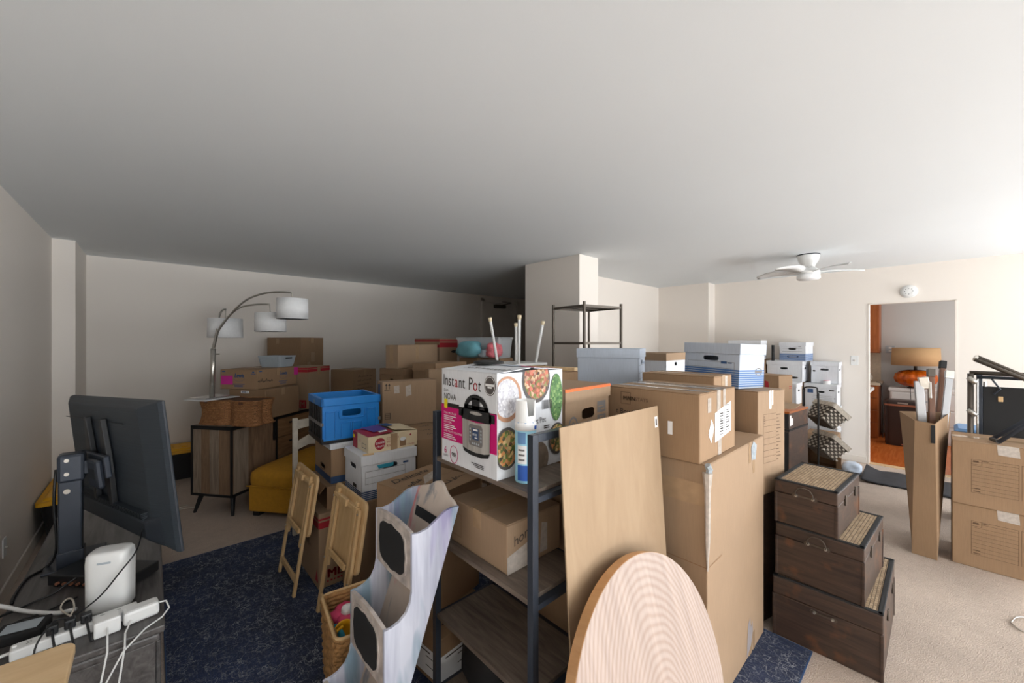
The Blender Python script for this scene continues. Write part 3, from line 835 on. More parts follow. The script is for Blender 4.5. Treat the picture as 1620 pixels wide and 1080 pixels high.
for i in range(3):
    z0 = .187+i*.19
    q = MB().box(-.133, b-.016, -a-.003, -a+.012, z0+.002, z0+.186).build('drawer', M['rustic3'], r, bevel=.002)
    MB().box(.02, .14, -a-.02, -a-.003, z0+.12, z0+.132).box(.36, .48, -a-.02, -a-.003, z0+.12, z0+.132).build('handle', M['black'], q)
for sx in (-1, 1):
    for sy in (-1, 1): MB().tube([(sx*(b-.06), sy*(a-.05), .17), (sx*(b-.02), sy*(a-.01), .0)], [.022, .012], 10).build('leg', M['black'], r)

# wicker stand with a scalloped outline
k = Box('wicker_stand', 'brown wicker stand with scalloped sides lying on the sideboard end', (.511+.03*.799+.2*.602, 4.163+.03*.602-.2*.799), DY, .62, .265, .7835, 1.0, 'wicker stand')
rings = []
for i in range(9):
    z = .2165*i/8; fl = 1-.10*math.sin(PI*i/8)**1.2
    rg = []
    for j in range(96):
        an = 2*PI*j/96; ca, sa = math.cos(an), math.sin(an)
        q = (abs(ca)**6+abs(sa)**6)**(-1/6); x, y = .1325*ca*q, .31*sa*q
        dent = .035*math.exp(-((y+.02)/.05)**2) if abs(x) > .06 else 0
        dent2 = .03*math.exp(-(x/.035)**2) if abs(y) > .2 else 0
        rg.append(((x-math.copysign(dent, x))*fl, (y-math.copysign(dent2, y))*(1-(1-fl)*.6), z))
    rings.append(rg)
MB().loft(rings).build('body', M['wicker'], k.root, smooth=False)
rim = [Vector(p) for p in rings[-1]]; MB().tube([p*1.01 for p in rim]+[rim[0]*1.01], .006, 6).build('rim', M['wicker'], k.root)
rim = [Vector(p) for p in rings[0]]; MB().tube([p+Vector((0, 0, .006)) for p in rim]+[rim[0]+Vector((0, 0, .006))], .006, 6).build('foot_band', M['wicker'], k.root)
MB().box(-.135, -.125, -.19, -.15, .19, .215).box(-.135, -.125, .18, .21, .195, .214).build('clasps', M['legwood'], k.root)

lampx, lampy = .407, 4.524
def shift(pts): return [(p[0]-lampx, p[1]-lampy, p[2]-1.0125) for p in pts]
bd = tag(MB().box(-.16, .16, -.13, .13, 0, .004).build('white_board', M['white']), 'thin white board under the lamp base on the wicker stand', 'board')
bd.location = (.407, 4.50, 1.0085); bd.rotation_euler = (0, 0, .55)
lp = thing('arc_lamp', 'tall steel arc lamp with three white drum shades beside the stacked boxes', 'lamp', (lampx, lampy, 1.0130))
o = MB().box(-.13, .13, -.1, .1, 0, .014).build('base', M['chrome'], lp, bevel=.003); o.rotation_euler = (0, 0, .55)
MB().tube([(0, 0, .014), (.004, -.004, .25), (.008, -.008, .45)], .021, 14).build('pole', M['steel'], lp, smooth=True)
MB().tube([(.03, -.002, .40), (.055, .01, .40)], .006).build('switch', M['steel'], lp)
arcs = ([(0.416, 4.515, 1.459), (0.439, 4.479, 1.601), (0.475, 4.429, 1.684), (0.521, 4.372, 1.767), (0.571, 4.31, 1.843), (0.63, 4.24, 1.906), (0.693, 4.165, 1.945), (0.765, 4.083, 1.969), (0.846, 3.993, 1.974), (0.922, 3.907, 1.966)],
        [(0.419, 4.513, 1.459), (0.451, 4.498, 1.627), (0.5, 4.467, 1.725), (0.55, 4.436, 1.798), (0.59, 4.414, 1.835), (0.63, 4.391, 1.858), (0.729, 4.315, 1.878), (0.814, 4.251, 1.879)],
        [(0.41, 4.521, 1.459), (0.429, 4.541, 1.55), (0.445, 4.564, 1.629), (0.456, 4.592, 1.709), (0.472, 4.616, 1.783), (0.489, 4.638, 1.819), (0.509, 4.658, 1.837), (0.526, 4.679, 1.84)])
shd = (((.925, 3.905, 1.731), .18, .127), ((.821, 4.245, 1.622), .176, .13), ((.524, 4.681, 1.567), .184, .143))
for ar, (c, hh, rr) in zip(arcs, shd):
    MB().tube(smooth(shift(ar)), .0085, 8).build('arm', M['steel'], lp, smooth=True)
    e = shift([ar[-1]])[0]; cc = shift([c])[0]
    MB().tube([e, (cc[0], cc[1], cc[2]+hh-.03)], .005).build('rod', M['steel'], lp)
    sd = MB().lathe([(rr, 0), (rr*.98, hh), (rr*.96, hh), (rr*.98, 0), (rr, 0)], 40, cc).build('shade', M['shade'], lp, smooth=False)
    for p in sd.data.polygons: p.use_smooth = True
    mb = MB()
    for q in range(3):
        an = 2*PI*q/3; mb.tube([(cc[0], cc[1], cc[2]+hh-.03), (cc[0]+rr*.97*math.cos(an), cc[1]+rr*.97*math.sin(an), cc[2]+hh-.012)], .002, 5)
    mb.build('spider', M['steel'], sd)

# cartons on and behind the sideboard
k = carton('cardboard_box', 'plain brown carton under the box with the blue script logo', (.796, 4.328), 38, .40, .45, .7865, 1.068, 'card3', 'y')
d = k.deco('S', M['white'], 'label'); d.rect(.13, .245, .09, .025).done()
d = k.deco('S', M['navy'], 'label_print', .0012); bars(d, .14, .252, .07, .011, 5).done()
k = carton('cardboard_box', 'wide carton with blue script logo and magenta stickers on the sideboard', (.744, 4.411), 40, .40, .55, 1.069, 1.259, 'card', 'y')
for fc, u0, st_u, st_v, sw, sx in (('S', .155, .012, .045, .125, .085), ('F', .30, .508, .10, .065, .08)):
    d = k.deco(fc, M['blueink'], 'lettering'); d.text('Lewis', u0, .115, .055, sx=.8, shear=.15, bold=.0022); d.rect(u0-.02, .047, .13, .006); d.rect(u0, .034, .09, .005); d.rect(u0, .022, .09, .005); d.ring(u0+.05, .105, .055, .03, .002)
    d.disc(u0+.2 if fc == 'S' else .555, .165, .012, .008); d.rect(.02, .165, .035, .012); d.rect(u0+.175 if fc == 'S' else .53, .147, .05, .006); d.done()
    d = k.deco(fc, M['pink'], 'sticker', .0012); d.rect(st_u, st_v, sw, sx).done()
d = k.deco('F', M['ink'], 'handwriting'); scribble(d, .0, .06, .2, .045, 9, .005); d.done()
# slatted grey basket
k = Box('plastic_basket', 'grey plastic basket on top of the carton with blue script logo', (.99, 4.66), 40, .27, .25, 1.2595, 1.378, 'basket')
r = k.root
def taper(hx0, hy0, hx1, hy1, z0, z1, rr=.03): return [rrect3(hx0, hy0, rr, z0), rrect3(hx1, hy1, rr, z1)]
R0, R1 = taper(.105, .115, .122, .132, 0, .105)
MB().loft([R0, R1, [(p[0]*.975, p[1]*.975, p[2]) for p in R1], [(p[0]*.965, p[1]*.965, .004) for p in R0]], cap0=True, cap1=True).build('body', M['gplastic'], r)
mb = MB(); n = len(R1)
mb.loft([[(p[0], p[1], .104) for p in R1], [(p[0]*1.06, p[1]*1.06, .104) for p in R1], [(p[0]*1.06, p[1]*1.06, .118) for p in R1], [(p[0]*.99, p[1]*.99, .118) for p in R1]], False, False)
mb.build('rim', M['gplastic'], r)
mb = MB()
for i in range(15):
    t = -.10+.2*i/14
    for sy in (-1, 1): mb.bar((t*.98, sy*.1165, .02), (t*1.1, sy*.131, .1), .0045, .004)
    for sx in (-1, 1): mb.bar((sx*.1065, t*1.05, .02), (sx*.1225, t*1.18, .1), .0045, .004)
mb.build('slats', M['gplastic'], r)
MB().box(-.05, .05, -.141, -.133, .086, .1).build('handle_slot', M['softblack'], r, bevel=.004)

k = carton('moving_box', 'red-striped moving box with a red M square, upright on the sideboard', (1.255, 4.683), 36, .34, .375, .7865, 1.247, 'card2', 'x', tape=False)
for fc in 'SF':
    d = k.deco(fc, M['redink'], 'red_stripes'); w = d.w
    d.rect(0, .405, w, .03); d.rect(0, .442, w, .012)
    d.done()
d = k.deco('S', M['redink'], 'red_square'); d.rect(k.a-.1, .012, .085, .085).done()
d = k.deco('S', M['card2'], 'lettering', .0014); d.text('M', k.a-.092, .026, .08, bold=.001).done()
d = k.deco('F', M['tape'], 'tape'); d.rect(.16, .36, .05, .09).done()
k = carton('cardboard_box', 'tall brown carton behind the sideboard, highest of the left stack', (1.371, 5.396), 30, .55, .37, 0, 1.58, 'card3', 'y', group='tall cartons by the back wall')
d = k.deco('S', M['tape'], 'tape'); d.rect(.15, 1.5, .05, .07).done()
d = k.deco('F', M['card2'], 'torn_paper'); d.rect(.16, 1.27, .06, .12); d.rect(.12, 1.2, .05, .06, .4).done()
k = carton('cardboard_box', 'tall carton with faded handwriting right of the red-striped moving box', (1.777, 4.751), 25, .36, .39, 0, 1.184, 'card', 'y', group='tall cartons by the back wall')
d = k.deco('F', M['palei'], 'handwriting')
for i in range(5): scribble(d, .07, 1.09-i*.05, .26-.03*(i%3), .028, 12-i%3, .005)
d.done()

# ottoman
k = Box('ottoman', 'mustard yellow upholstered ottoman in front of the sideboard', (.905, 3.69), 38, .5, .9, 0, .41, 'ottoman')
r = k.root; a, b = .25, .45
MB().box(-b+.015, b-.015, -a+.015, a-.015, .045, .27).build('base', M['fabric'], r, bevel=.015, seg=3)
cs = MB()
rings = []
for z, k_ in ((.255, .93), (.262, .985), (.29, 1.0), (.345, 1.0), (.38, .98), (.402, .9), (.412, .6), (.414, .2)):
    rg = []
    for j in range(48):
        an = 2*PI*j/48; ca, sa = math.cos(an), math.sin(an); q = (abs(ca)**9+abs(sa)**9)**(-1/9)
        rg.append((b*k_*ca*q, a*k_*sa*q, z))
    rings.append(rg)
cs.loft(rings).build('cushion', M['fabric'], r, smooth=True)
MB().tube(smooth([(-b*.98, -a*.98, .268), (b*.98, -a*.98, .268)]), .006, 6).tube([(-b*.98, a*.98, .268), (-b*.98, -a*.98, .268)], .006, 6).build('piping', M['fabric'], r)
MB().lathe([(.016, .412), (.012, .418), (0, .42)], 14).build('button', M['fabric'], r)
for sx in (-1, 1):
    for sy in (-1, 1): MB().box(sx*(b-.08)-.04, sx*(b-.08)+.04, sy*(a-.07)-.03, sy*(a-.07)+.03, 0, .045).build('foot', M['black'], r)

# distressed white chair
t = thing('dining_chair', 'distressed white painted wooden chair half hidden behind the file boxes', 'chair', (1.02, 3.30, G))
for x in (-.19, .17):
    MB().box(x-.018, x+.018, .11, .142, 0, .917).build('back_post', M['apricot'], t, bevel=.004)
    MB().box(x-.018, x+.018, -.15, -.118, 0, .43).build('front_leg', M['apricot'], t, bevel=.004)
pr = [(-.172, .83), (-.08, .845), (0, .85), (.08, .845), (.152, .83), (.152, .9), (0, .912), (-.172, .9)]
MB().prism(pr, 0, .022, Matrix.Translation((0, .137, 0)) @ Matrix.Rotation(PI/2, 4, 'X')).build('top_rail', M['apricot'], t, bevel=.003)
pr = [(-.172, .67), (-.09, .7), (0, .685), (.09, .7), (.152, .67), (.152, .735), (.08, .775), (0, .75), (-.09, .775), (-.172, .735)]
MB().prism(pr, 0, .02, Matrix.Translation((0, .136, 0)) @ Matrix.Rotation(PI/2, 4, 'X')).build('middle_rail', M['apricot'], t, bevel=.003)
MB().box(-.205, .185, -.165, .115, .43, .455).build('seat', M['apricot'], t, bevel=.008)
MB().box(-.172, .152, .12, .136, .2, .23).box(-.172, .152, -.142, -.126, .22, .25).build('stretcher', M['apricot'], t)

# ------------------------------------------------------------ stack with the blue crate
k = carton('moving_box', 'moving box with a red stripe and the word MEDIUM under the blue crate stack', (.75, 2.565), 0, .43, .45, G, .47, 'card2', 'x')
for fc in 'SF':
    d = k.deco(fc, M['redink'], 'red_stripes'); d.rect(0, .37, d.w, .04); d.rect(0, .42, d.w, .012); d.done()
d = k.deco('F', M['redink'], 'lettering'); d.text('MEDIUM', .05, .055, .075, bold=.003); d.done()
d = k.deco('F', M['redink'], 'small_print'); bars(d, .05, .03, .2, .01, 10); d.done()
d = k.deco('S', M['redink'], 'red_emblem'); d.poly([(k.a-.06, .04), (k.a-.005, .04), (k.a-.03, .12)]).done()
d = k.deco('S', M['palei'], 'handwriting'); scribble(d, .08, .2, .2, .07, 7, .006); d.done()
# open carton lying on its side, its dark opening towards the trays
k = Box('open_carton', 'open-ended brown carton between the MEDIUM box and the blue-based file box', (.81, 2.60), 0, .40, .38, .4705, .612)
r = k.root
MB().box(-.19, .19, -.2, .2, 0, .004).box(-.19, .19, -.2, .2, .137, .141).box(-.19, .19, -.2, -.196, .004, .137).box(-.19, .19, .196, .2, .004, .137).box(.186, .19, -.196, .196, .004, .137).build('shell', M['card3'], r)
MB().bar((-.19, 0, .139), (-.225, 0, .10), .34, .003).build('flap', M['cardin'], r)
k = filebox('file_box', 'brown file box with white lid and dark blue base under the blue crate', (.84, 2.635), -2, .38, .33, .6125, .868, 'card', 'wcard', 'SB', .035, hv=.3, hole_size=(.05, .014))
for fc in 'SF':
    d = k.deco(fc, M['navy'], 'blue_base', .0006, -.006); d.rect(0, 0, d.w, .045).done()
d = k.deco('S', M['ink'], 'hand_hole_edge', .0008, -.006); d.ring(d.w/2, .0755, .062, .022, .005); d.done()

cr = Box('storage_crate', 'bright blue collapsible crate with black slatted end on the file box', (.79, 2.655), -4, .37, .385, .8685, 1.163, 'crate')
r = cr.root; a, b, h = .185, .1925, .294
for fc in 'FB':
    o, U, V, n, w, _ = cr.frame(fc, -.008)
    MB().panel((o[0], o[1], .02), U, V, n, w, h-.07, .008, (w/2, .17, .062, .022)).build('side_panel', M['bluep'], r)
for x0, x1, zt in ((-.165, -.1, .208), (-.07, -.002, .128), (.002, .07, .128), (.1, .165, .208)):
    y = -a+.001; MB().box(x0, x0+.008, y, y+.012, .03, zt).box(x1-.008, x1, y, y+.012, .03, zt).box(x0+.008, x1-.008, y, y+.012, zt-.008, zt).build('panel_rib', M['bluep'], r, bevel=.002)
MB().tube(smooth([(-.085, -a+.005, .205), (-.08, -a+.005, .165), (-.06, -a+.005, .155), (.06, -a+.005, .155), (.08, -a+.005, .165), (.085, -a+.005, .205)]), .004, 6).build('handle_rib', M['bluep'], r)
mb = MB()
for fc in 'FSRB':
    o, U, V, n, w, _ = cr.frame(fc); mb.panel((o[0], o[1], h-.052), U, V, n, w, .052, .022)
mb.build('rim', M['bluep'], r, bevel=.004)
for sx in (-1, 1):
    x = sx*(b-.008)
    e_ = MB().box(x-.0015, x+.0015, -a+.006, a-.006, .02, h-.05).build('end_panel', M['softblack'], r)
    for i in range(8):
        y = -a+.02+(2*a-.04)*i/7; MB().box(x-.006, x+.006, y-.007, y+.007, .03, h-.05).build('slat', M['black'], e_)
    MB().box(x-.0085, x+.0085, -a+.006, a-.006, .118, .138).build('cross_bar', M['greyink'], e_)
    MB().box(x-.008, x+.008, -a+.004, a-.004, .02, .034).build('lower_bar', M['black'], e_)
MB().box(-b+.004, b-.004, -a+.004, a-.004, 0, .02).build('base', M['black'], r, bevel=.003)
MB().box(-b-.001, -b+.006, -.03, .03, h-.045, h-.02).build('latch', M['blue2'], r, bevel=.003)

# folding tray tables
def tray(name, label, ycen, w, x_foot, x_top, gz, half):
    t = thing(name, label, 'folding table', (x_foot, ycen, gz+.003), 0, 'folding wooden trays')
    ln = math.atan2(x_top-x_foot, .70)
    Rm = Matrix.Rotation(ln, 4, 'Y')
    def L(mb, nm, mt=M['pine'], bev=.003):
        mb.v = [tuple(Rm @ Vector(p)) for p in mb.v]; return mb.build(nm, mt, t, bevel=bev)
    tp = MB(); tp.prism([(p[0], p[1]) for p in rrect(w/2, .18, .035)], 0, .017, Matrix(((0,0,1,.018),(1,0,0,0),(0,1,0,.525),(0,0,0,1))))
    L(tp, 'tabletop')
    for sy in (-1, 1):
        L(MB().box(-.0, .017, sy*(w/2-.045)-.012, sy*(w/2-.045)+.012, .0, .66), 'long_leg')
        L(MB().box(.001, .017, sy*(w/2-.085)-.011, sy*(w/2-.085)+.011, .27, .69), 'short_leg')
    L(MB().box(.002, .016, -w/2+.05, w/2-.05, .07, .105), 'lower_rail')
    L(MB().box(-.012, .002, -w/2+.1, w/2-.1, .345, .372), 'cross_rail')
    L(MB().box(-.006, .018, -w/2+.06, w/2-.06, .645, .668), 'upper_rail')
    L(MB().box(-.02, .0, -.05, .05, .645, .68), 'catch')
    mb = MB()
    for sy in (-1, 1):
        for z in (.30, .64): mb.tube([(-.004, sy*(w/2-.045), z), (.0, sy*(w/2-.045), z)], .006)
    L(mb, 'screws', M['steel'], 0)
    return t
tray('tray_table', 'folded wooden tray table leaning by the ottoman, the far one of the two', 2.77, .44, .612, .722, G, 0)
tray('tray_table', 'folded wooden tray table leaning behind the woven toy basket', 2.185, .44, .678, .785, G, 0)

# white file box and rice box
k = carton('cardboard_box', 'brown carton under the white file box with blue striped base', (.885, 2.255), 0, .29, .36, G, .5965, 'card3', 'x')
fb = filebox('file_box', 'white file box with blue striped base under the cooked rice box', (.888, 2.254), -2, .3, .352, .597, .862, 'wcard', None, 'FSB', .058, hv=.70, hole_size=(.05, .014))
for fc in 'SF':
    d = fb.deco(fc, M['navy'], 'blue_stripes', .0006, -.006)
    for i in range(5): d.rect(0, .004+i*.011, d.w, .0075)
    d.done()
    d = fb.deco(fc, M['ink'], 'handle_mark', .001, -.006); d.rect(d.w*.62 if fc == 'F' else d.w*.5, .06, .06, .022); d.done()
d = fb.deco('F', M['greyink'], 'printed_form', .0006, -.006); d.frame(.02, .095, .25, .075); d.rect(.02, .132, .25, .0018).done()
d = fb.deco('F', M['blueink'], 'print', .0006, -.006); d.rect(.255, .178, .035, .012).done()
d = fb.deco('F', M['toyteal'], 'teal_patch', .0008, -.006); d.poly([(.10, .175), (.19, .175), (.195, .198), (.09, .198)]).done()
pn = tag(MB().tube([(-.03, 0, 0), (.03, 0, 0)], .005, 6).build('wooden_stick', M['pine']), 'small wooden stick on the lid of the white file box', 'stick')
pn.location = (.935, 2.262, .8672); pn.rotation_euler = (0, 0, -.3)
k = Box('rice_box', 'cream and red cooked rice carton with torn top on the white file box', (.943, 2.285), -1, .245, .32, .8625, .965, 'box')
r = k.root; h = k.h
o = MB().box(-.16, .16, -.1225, .1225, 0, h-.004).build('body', M['cream'], r, bevel=.002)
MB().add([(-.16, -.1225, h-.003), (.0, -.12, h+.008), (.0, .12, h+.012), (-.16, .1225, h-.002)], [(0,1,2,3)]).add([(-.16, -.1225, h-.005), (.0, -.12, h+.005), (.0, .12, h+.009), (-.16, .1225, h-.004)], [(3,2,1,0)]).build('red_flap', M['ricered'], r)
MB().add([(-.10, -.05, h+.0065), (-.01, -.06, h+.012), (-.01, .10, h+.0155), (-.12, .11, h+.0075)], [(0,1,2,3)]).build('purple_print', M['purple'], r)
MB().add([(-.075, -.085, h+.0068), (-.025, -.09, h+.010), (-.02, -.03, h+.0118), (-.07, -.025, h+.0087)], [(0,1,2,3)]).build('label_patch', M['white'], r)
MB().add([(.16, -.1225, h-.003), (.16, .1225, h-.003), (.01, .12, h+.017), (.02, -.09, h+.01)], [(0,1,2,3)]).build('cream_flap', M['cream'], r)
MB().add([(.0, .0, h+.0195), (.06, .02, h+.017), (.05, .1, h+.018), (-.02, .1, h+.0195)], [(0,1,2,3)]).build('blue_flap_print', M['blueink'], r)
d = k.deco('S', M['ricered'], 'red_end'); d.rect(0, 0, .075, h-.004); d.text('12', .105, .05, .02); d.done()
d = k.deco('S', M['yellow'], 'yellow_spot', .0012); d.rect(.0, .06, .035, .02).done()
d = k.deco('S', M['greyink'], 'print_frame', .0012); d.frame(.15, .022, .065, .028, .003).done()
d = k.deco('F', M['ricered'], 'red_print'); d.disc(.072, .048, .033, .036); d.text('COOKED', .113, .066, .019); d.text('WHITE', .113, .045, .022); d.text('RICE', .113, .022, .023); d.text('12 bowls', .245, .012, .015); d.disc(.272, .075, .006).done()
d = k.deco('F', M['white'], 'logo_lettering', .0014); d.text('annie', .046, .047, .026, .06); d.text("chun's", .05, .026, .02, .06); d.done()
d = k.deco('F', M['tape'], 'tape', .0018); d.rect(.138, 0, .045, h-.004).done()
d = k.deco('F', M['cardin'], 'bowl_print', .0014); d.rect(.2, .012, .04, .04).done()
d = k.deco('F', M['white'], 'bowl_print', .0016); d.disc(.22, .056, .02, .012).done()

# box with handwriting on its slanting top, and the tall flat carton with arrows
tk = carton('cardboard_box', 'long brown carton with handwriting on its lid behind the white file box', (1.275, 2.30), -15, .8, .46, G, .885, 'card', 'y', tape=False)
d = tk.deco('T', M['ink'], 'handwriting'); scribble(d, .10, .50, .22, .05, 6, .004); scribble(d, .12, .38, .12, .06, 4, .004); scribble(d, .08, .25, .26, .05, 8, .004); scribble(d, .1, .12, .2, .05, 6, .004); d.done()
k = carton('flat_carton', 'flat upright carton with two up-arrows and shiny tape patches', (1.262, 2.80), -8, .13, .432, .8855, 1.226, 'card2', 'x', tape=False)
d = k.deco('F', M['ink'], 'up_arrows')
for u in (.03, .052): d.rect(u-.0025, .285, .005, .035); d.poly([(u-.009, .312), (u+.009, .312), (u, .33)])
d.rect(.016, .277, .05, .003); d.frame(.02, .06, .042, .045, .003); d.rect(.02, .075, .042, .003); d.rect(.02, .09, .042, .003); d.done()
d = k.deco('F', M['ctape'], 'tape_patch'); d.poly([(.09, .25), (.13, .25), (.128, .31), (.085, .305)]); d.poly([(.18, .22), (.225, .23), (.22, .31), (.178, .3)]).done()
d = k.deco('S', M['blueink'], 'blue_tape'); d.rect(.03, .22, .05, .1).done()
k = carton('cardboard_box', 'narrow taped carton standing behind the flat carton with arrows', (1.73, 2.925), -8, .07, .3, .8855, 1.292, 'card2', 'x')
k = filebox('lidded_carton', 'brown lidded carton behind the cooker box, below the red-striped box', (1.868, 3.045), 15, .29, .44, G, 1.332, 'card', None, '', .075, cat='box')
k = filebox('lidded_carton', 'small brown lidded carton with a hand hole under the long pale carton', (1.753, 3.425), 15, .34, .33, G, 1.266, 'card3', None, 'S', .06, hv=.915, cat='box', hole_size=(.022, .012))
k = carton('cardboard_box', 'plain carton partly seen left of the small lidded carton', (1.86, 4.00), 15, .13, .2, 0, 1.232, 'card3', 'x')
k = carton('long_carton', 'long pale taped carton on the small lidded carton', (1.735, 3.50), 24, .15, .66, 1.267, 1.497, 'card2', 'x', tape=False)
d = k.deco('F', M['tape'], 'tape'); d.rect(.27, .08, .05, .15).done()
d = k.deco('S', M['tape'], 'tape'); d.rect(.05, .05, .045, .18).done()
k = carton('moving_box', 'red-striped moving box with a hand hole painted in as dark shade, beside the clear bin', (2.434, 3.876), 13, .42, .3, 0, 1.568, 'card2', 'x', tape=False)
for fc in 'SF':
    d = k.deco(fc, M['redink'], 'red_stripes'); d.rect(0, 1.462, d.w, .055 if fc == 'F' else .03); d.rect(0, 1.53, d.w, .02); d.done()
d = k.deco('F', M['black'], 'hand_hole_shade'); d.disc(.24, 1.41, .05, .016).done()  # shade inside the hand hole painted as a flat black oval, nothing cut
# clear bin
carton('cardboard_box', 'brown carton holding up the clear plastic bin behind the cooker box', (2.69, 3.115), 15, .55, .26, 0, 1.35, 'card3', 'x')
k = Box('clear_bin', 'clear plastic bin of pastel things under the white table legs', (2.678, 3.107), 15, .6, .29, 1.3505, 1.576, 'bin')
r = k.root
q0, q1 = rrect3(.125, .275, .03, 0), rrect3(.14, .293, .03, .2)
MB().loft([q0, q1, [(p[0]*.98, p[1]*.99, .2) for p in q1], [(p[0]*.98, p[1]*.99, .004) for p in q0]]).build('body', M['clear'], r, smooth=False)
MB().loft([rrect3(.14, .295, .03, .2), rrect3(.147, .302, .03, .2), rrect3(.147, .302, .03, .225), rrect3(.1, .25, .03, .226)], True, True).build('lid', M['clear'], r)
def lump(name, mat, parent, c, s, seed, n=10):
    rn = random.Random(seed); rings = []
    ph = [rn.random()*6 for _ in range(6)]
    for i in range(n+1):
        th = PI*i/n; rg = []
        for j in range(16):
            f = 2*PI*j/16
            q = 1+.1*math.sin(3*f+ph[0])*math.sin(th)+.09*math.sin(2*th*2+ph[1]+f*2)+.07*math.sin(5*f+ph[2]+th*3)*math.sin(th)
            ca, sa, ct, st_ = math.cos(f), math.sin(f), math.cos(th), math.sin(th)
            e = (abs(ca*st_)**3.2+abs(sa*st_)**3.2+abs(ct)**3.2)**(-1/3.2)
            rg.append((c[0]+s[0]*ca*st_*e*q, c[1]+s[1]*sa*st_*e*q, c[2]-s[2]*ct*e*(.94+.06*q)))
        rings.append(rg)
    return MB().loft(rings).build(name, mat, parent, smooth=True)
tag(lump('teal_bundle', M['tealbag'], None, (2.55, 3.44, 1.446), (.1, .15, .088), 1), 'pale teal bundle inside the clear plastic bin', 'bundle')
tag(lump('grey_bundle', M['gplastic'], None, (2.62, 3.27, 1.40), (.07, .06, .045), 3), 'grey bundle in the middle of the clear plastic bin', 'bundle')
tag(lump('pink_bundle', M['pinkbag'], None, (2.66, 3.18, 1.438), (.085, .07, .08), 5), 'pink bundle at the near end of the clear plastic bin', 'bundle')
# upturned small table
carton('cardboard_box', 'carton under the upturned white table behind the cooker box', (2.14, 2.26), 3, .37, .35, G, 1.33, 'card3', 'x')
t = thing('upturned_table', 'small table turned upside down, its four white legs pointing up', 'table', (2.317, 2.455, 1.3305))
MB().prism(rrect(.19, .195, .03), 0, .02).build('tabletop', M['wplastic'], t, bevel=.004)
for tip in ((2.142, 2.242, 1.735), (2.129, 2.594, 1.73), (2.50, 2.32, 1.703), (2.497, 2.662, 1.695)):
    p = Vector(tip)-Vector((2.317, 2.455, 1.3305)); ft = Vector((p.x*.72, p.y*.72, .02))
    lg = MB().tube(smooth([ft, ft+Vector((p.x*.05, p.y*.05, .06)), ft.lerp(p, .45), p]), .0125, 10).build('leg', M['wplastic'], t, smooth=True)
    dv = (p-ft).normalized(); MB().tube([p-dv*.03, p-dv*.012, p+dv*.004], [.0135, .0175, .0175], 12).build('leg_cap', M['cream'], lg)

# metal rack
k = Box('wire_rack', 'tall dark metal rack with wire shelves in front of the wall pillar', (2.594, 1.95), -9, .41, .46, 0, 1.86, 'rack')
r = k.root
for sx in (-1, 1):
    for sy in (-1, 1):
        MB().tube([(sx*.222, sy*.197, 0), (sx*.222, sy*.197, 1.86)], .0125, 10).build('post', M['bronze'], r)
def wshelf(z):
    mb = MB()
    for sy in (-1, 1): mb.box(-.222, .222, sy*.197-.005, sy*.197+.005, z-.02, z)
    for sx in (-1, 1): mb.box(sx*.222-.005, sx*.222+.005, -.197, .197, z-.02, z)
    for i in range(17): x = -.2+.4*i/16; mb.box(x-.0018, x+.0018, -.197, .197, z-.004, z)
    for y in (-.07, .07): mb.box(-.222, .222, y-.003, y+.003, z-.01, z-.004)
    return mb.build('wire_shelf', M['bronze'], r)
for z in (.2, .7, 1.12, 1.525, 1.835): wshelf(z)

# ------------------------------------------------------------ the shelf unit in the foreground and what is on it
t = thing('shelf_unit', 'black metal shelf unit with four grey-brown wooden shelves, carrying the cooker carton', 'shelf', (1.01, 1.115, G))
ZP = 1.245-G
for sx in (-1, 1):
    for sy in (-1, 1):
        MB().box(sx*.15-.0125, sx*.15+.0125, sy*.275-.0125, sy*.275+.0125, 0, ZP).build('post', M['bmetal'], t, bevel=.002)
for sy in (-1, 1): MB().box(-.1375, .1375, sy*.275-.0125, sy*.275+.0125, ZP-.025, ZP).build('top_bar', M['bmetal'], t, bevel=.002)
for z in (1.064, .734, .425, .12):
    z -= G
    sh_ = MB().box(-.158, .135, -.2615, .2615, z-.018, z).build('shelf_board', M['shelfwood'], t, bevel=.001)
    for q_ in ((-.1375, .1375, -.287, -.263), (-.1375, .1375, .263, .287), (.1375, .1625, -.2615, .2615)): MB().box(*q_, z-.03, z-.012).build('shelf_bar', M['bmetal'], t)

k = Box('cooker_box', 'white and magenta pressure cooker carton on the top shelf', (.845, .992), 0, .338, .335, 1.0645, 1.428, 'box')
r = k.root; h = k.h; a, b = .169, .1675
MB().box(-b, b, -a, a, 0, h-.006).build('body', M['wcard'], r, bevel=.0025)
# the long-side flaps rise to a low ridge
MB().add([(-b, -a, h-.006), (-b, a, h-.006), (-.01, a, h+.006), (-.01, -a, h+.006), (-b, -a, h-.004), (-b, a, h-.004), (-.01, a, h+.008), (-.01, -a, h+.008)], [(0,1,2,3), (7,6,5,4), (0,3,7,4), (1,5,6,2), (3,2,6,7), (0,4,5,1)]).build('flap', M['wcard'], r)
MB().add([(b, -a, h-.006), (b, a, h-.006), (.01, a, h+.005), (.01, -a, h+.005), (b, -a, h-.004), (b, a, h-.004), (.01, a, h+.007), (.01, -a, h+.007)], [(3,2,1,0), (4,5,6,7), (4,7,3,0), (2,6,5,1), (7,6,2,3), (1,5,4,0)]).build('flap', M['wcard'], r)
MB().add([(.012, -a+.01, h+.0085), (b-.03, -a+.005, h-.0005), (b-.03, a-.05, h-.0005), (.012, a-.06, h+.0085)], [(0,1,2,3)]).build('magenta_lining', M['potpink'], r)
MB().add([(-.02, -a+.07, h+.0095), (.03, -a+.08, h+.0095), (.04, .02, h+.0100), (-.02, .02, h+.0098)], [(0,1,2,3)]).build('torn_flap', M['gcard'], r)
MB().lathe([(.065, 0), (.06, .01), (.03, .014), (0, .015)], 20, (-.0, .08, h+.012)).build('lid_print', M['black'], r)
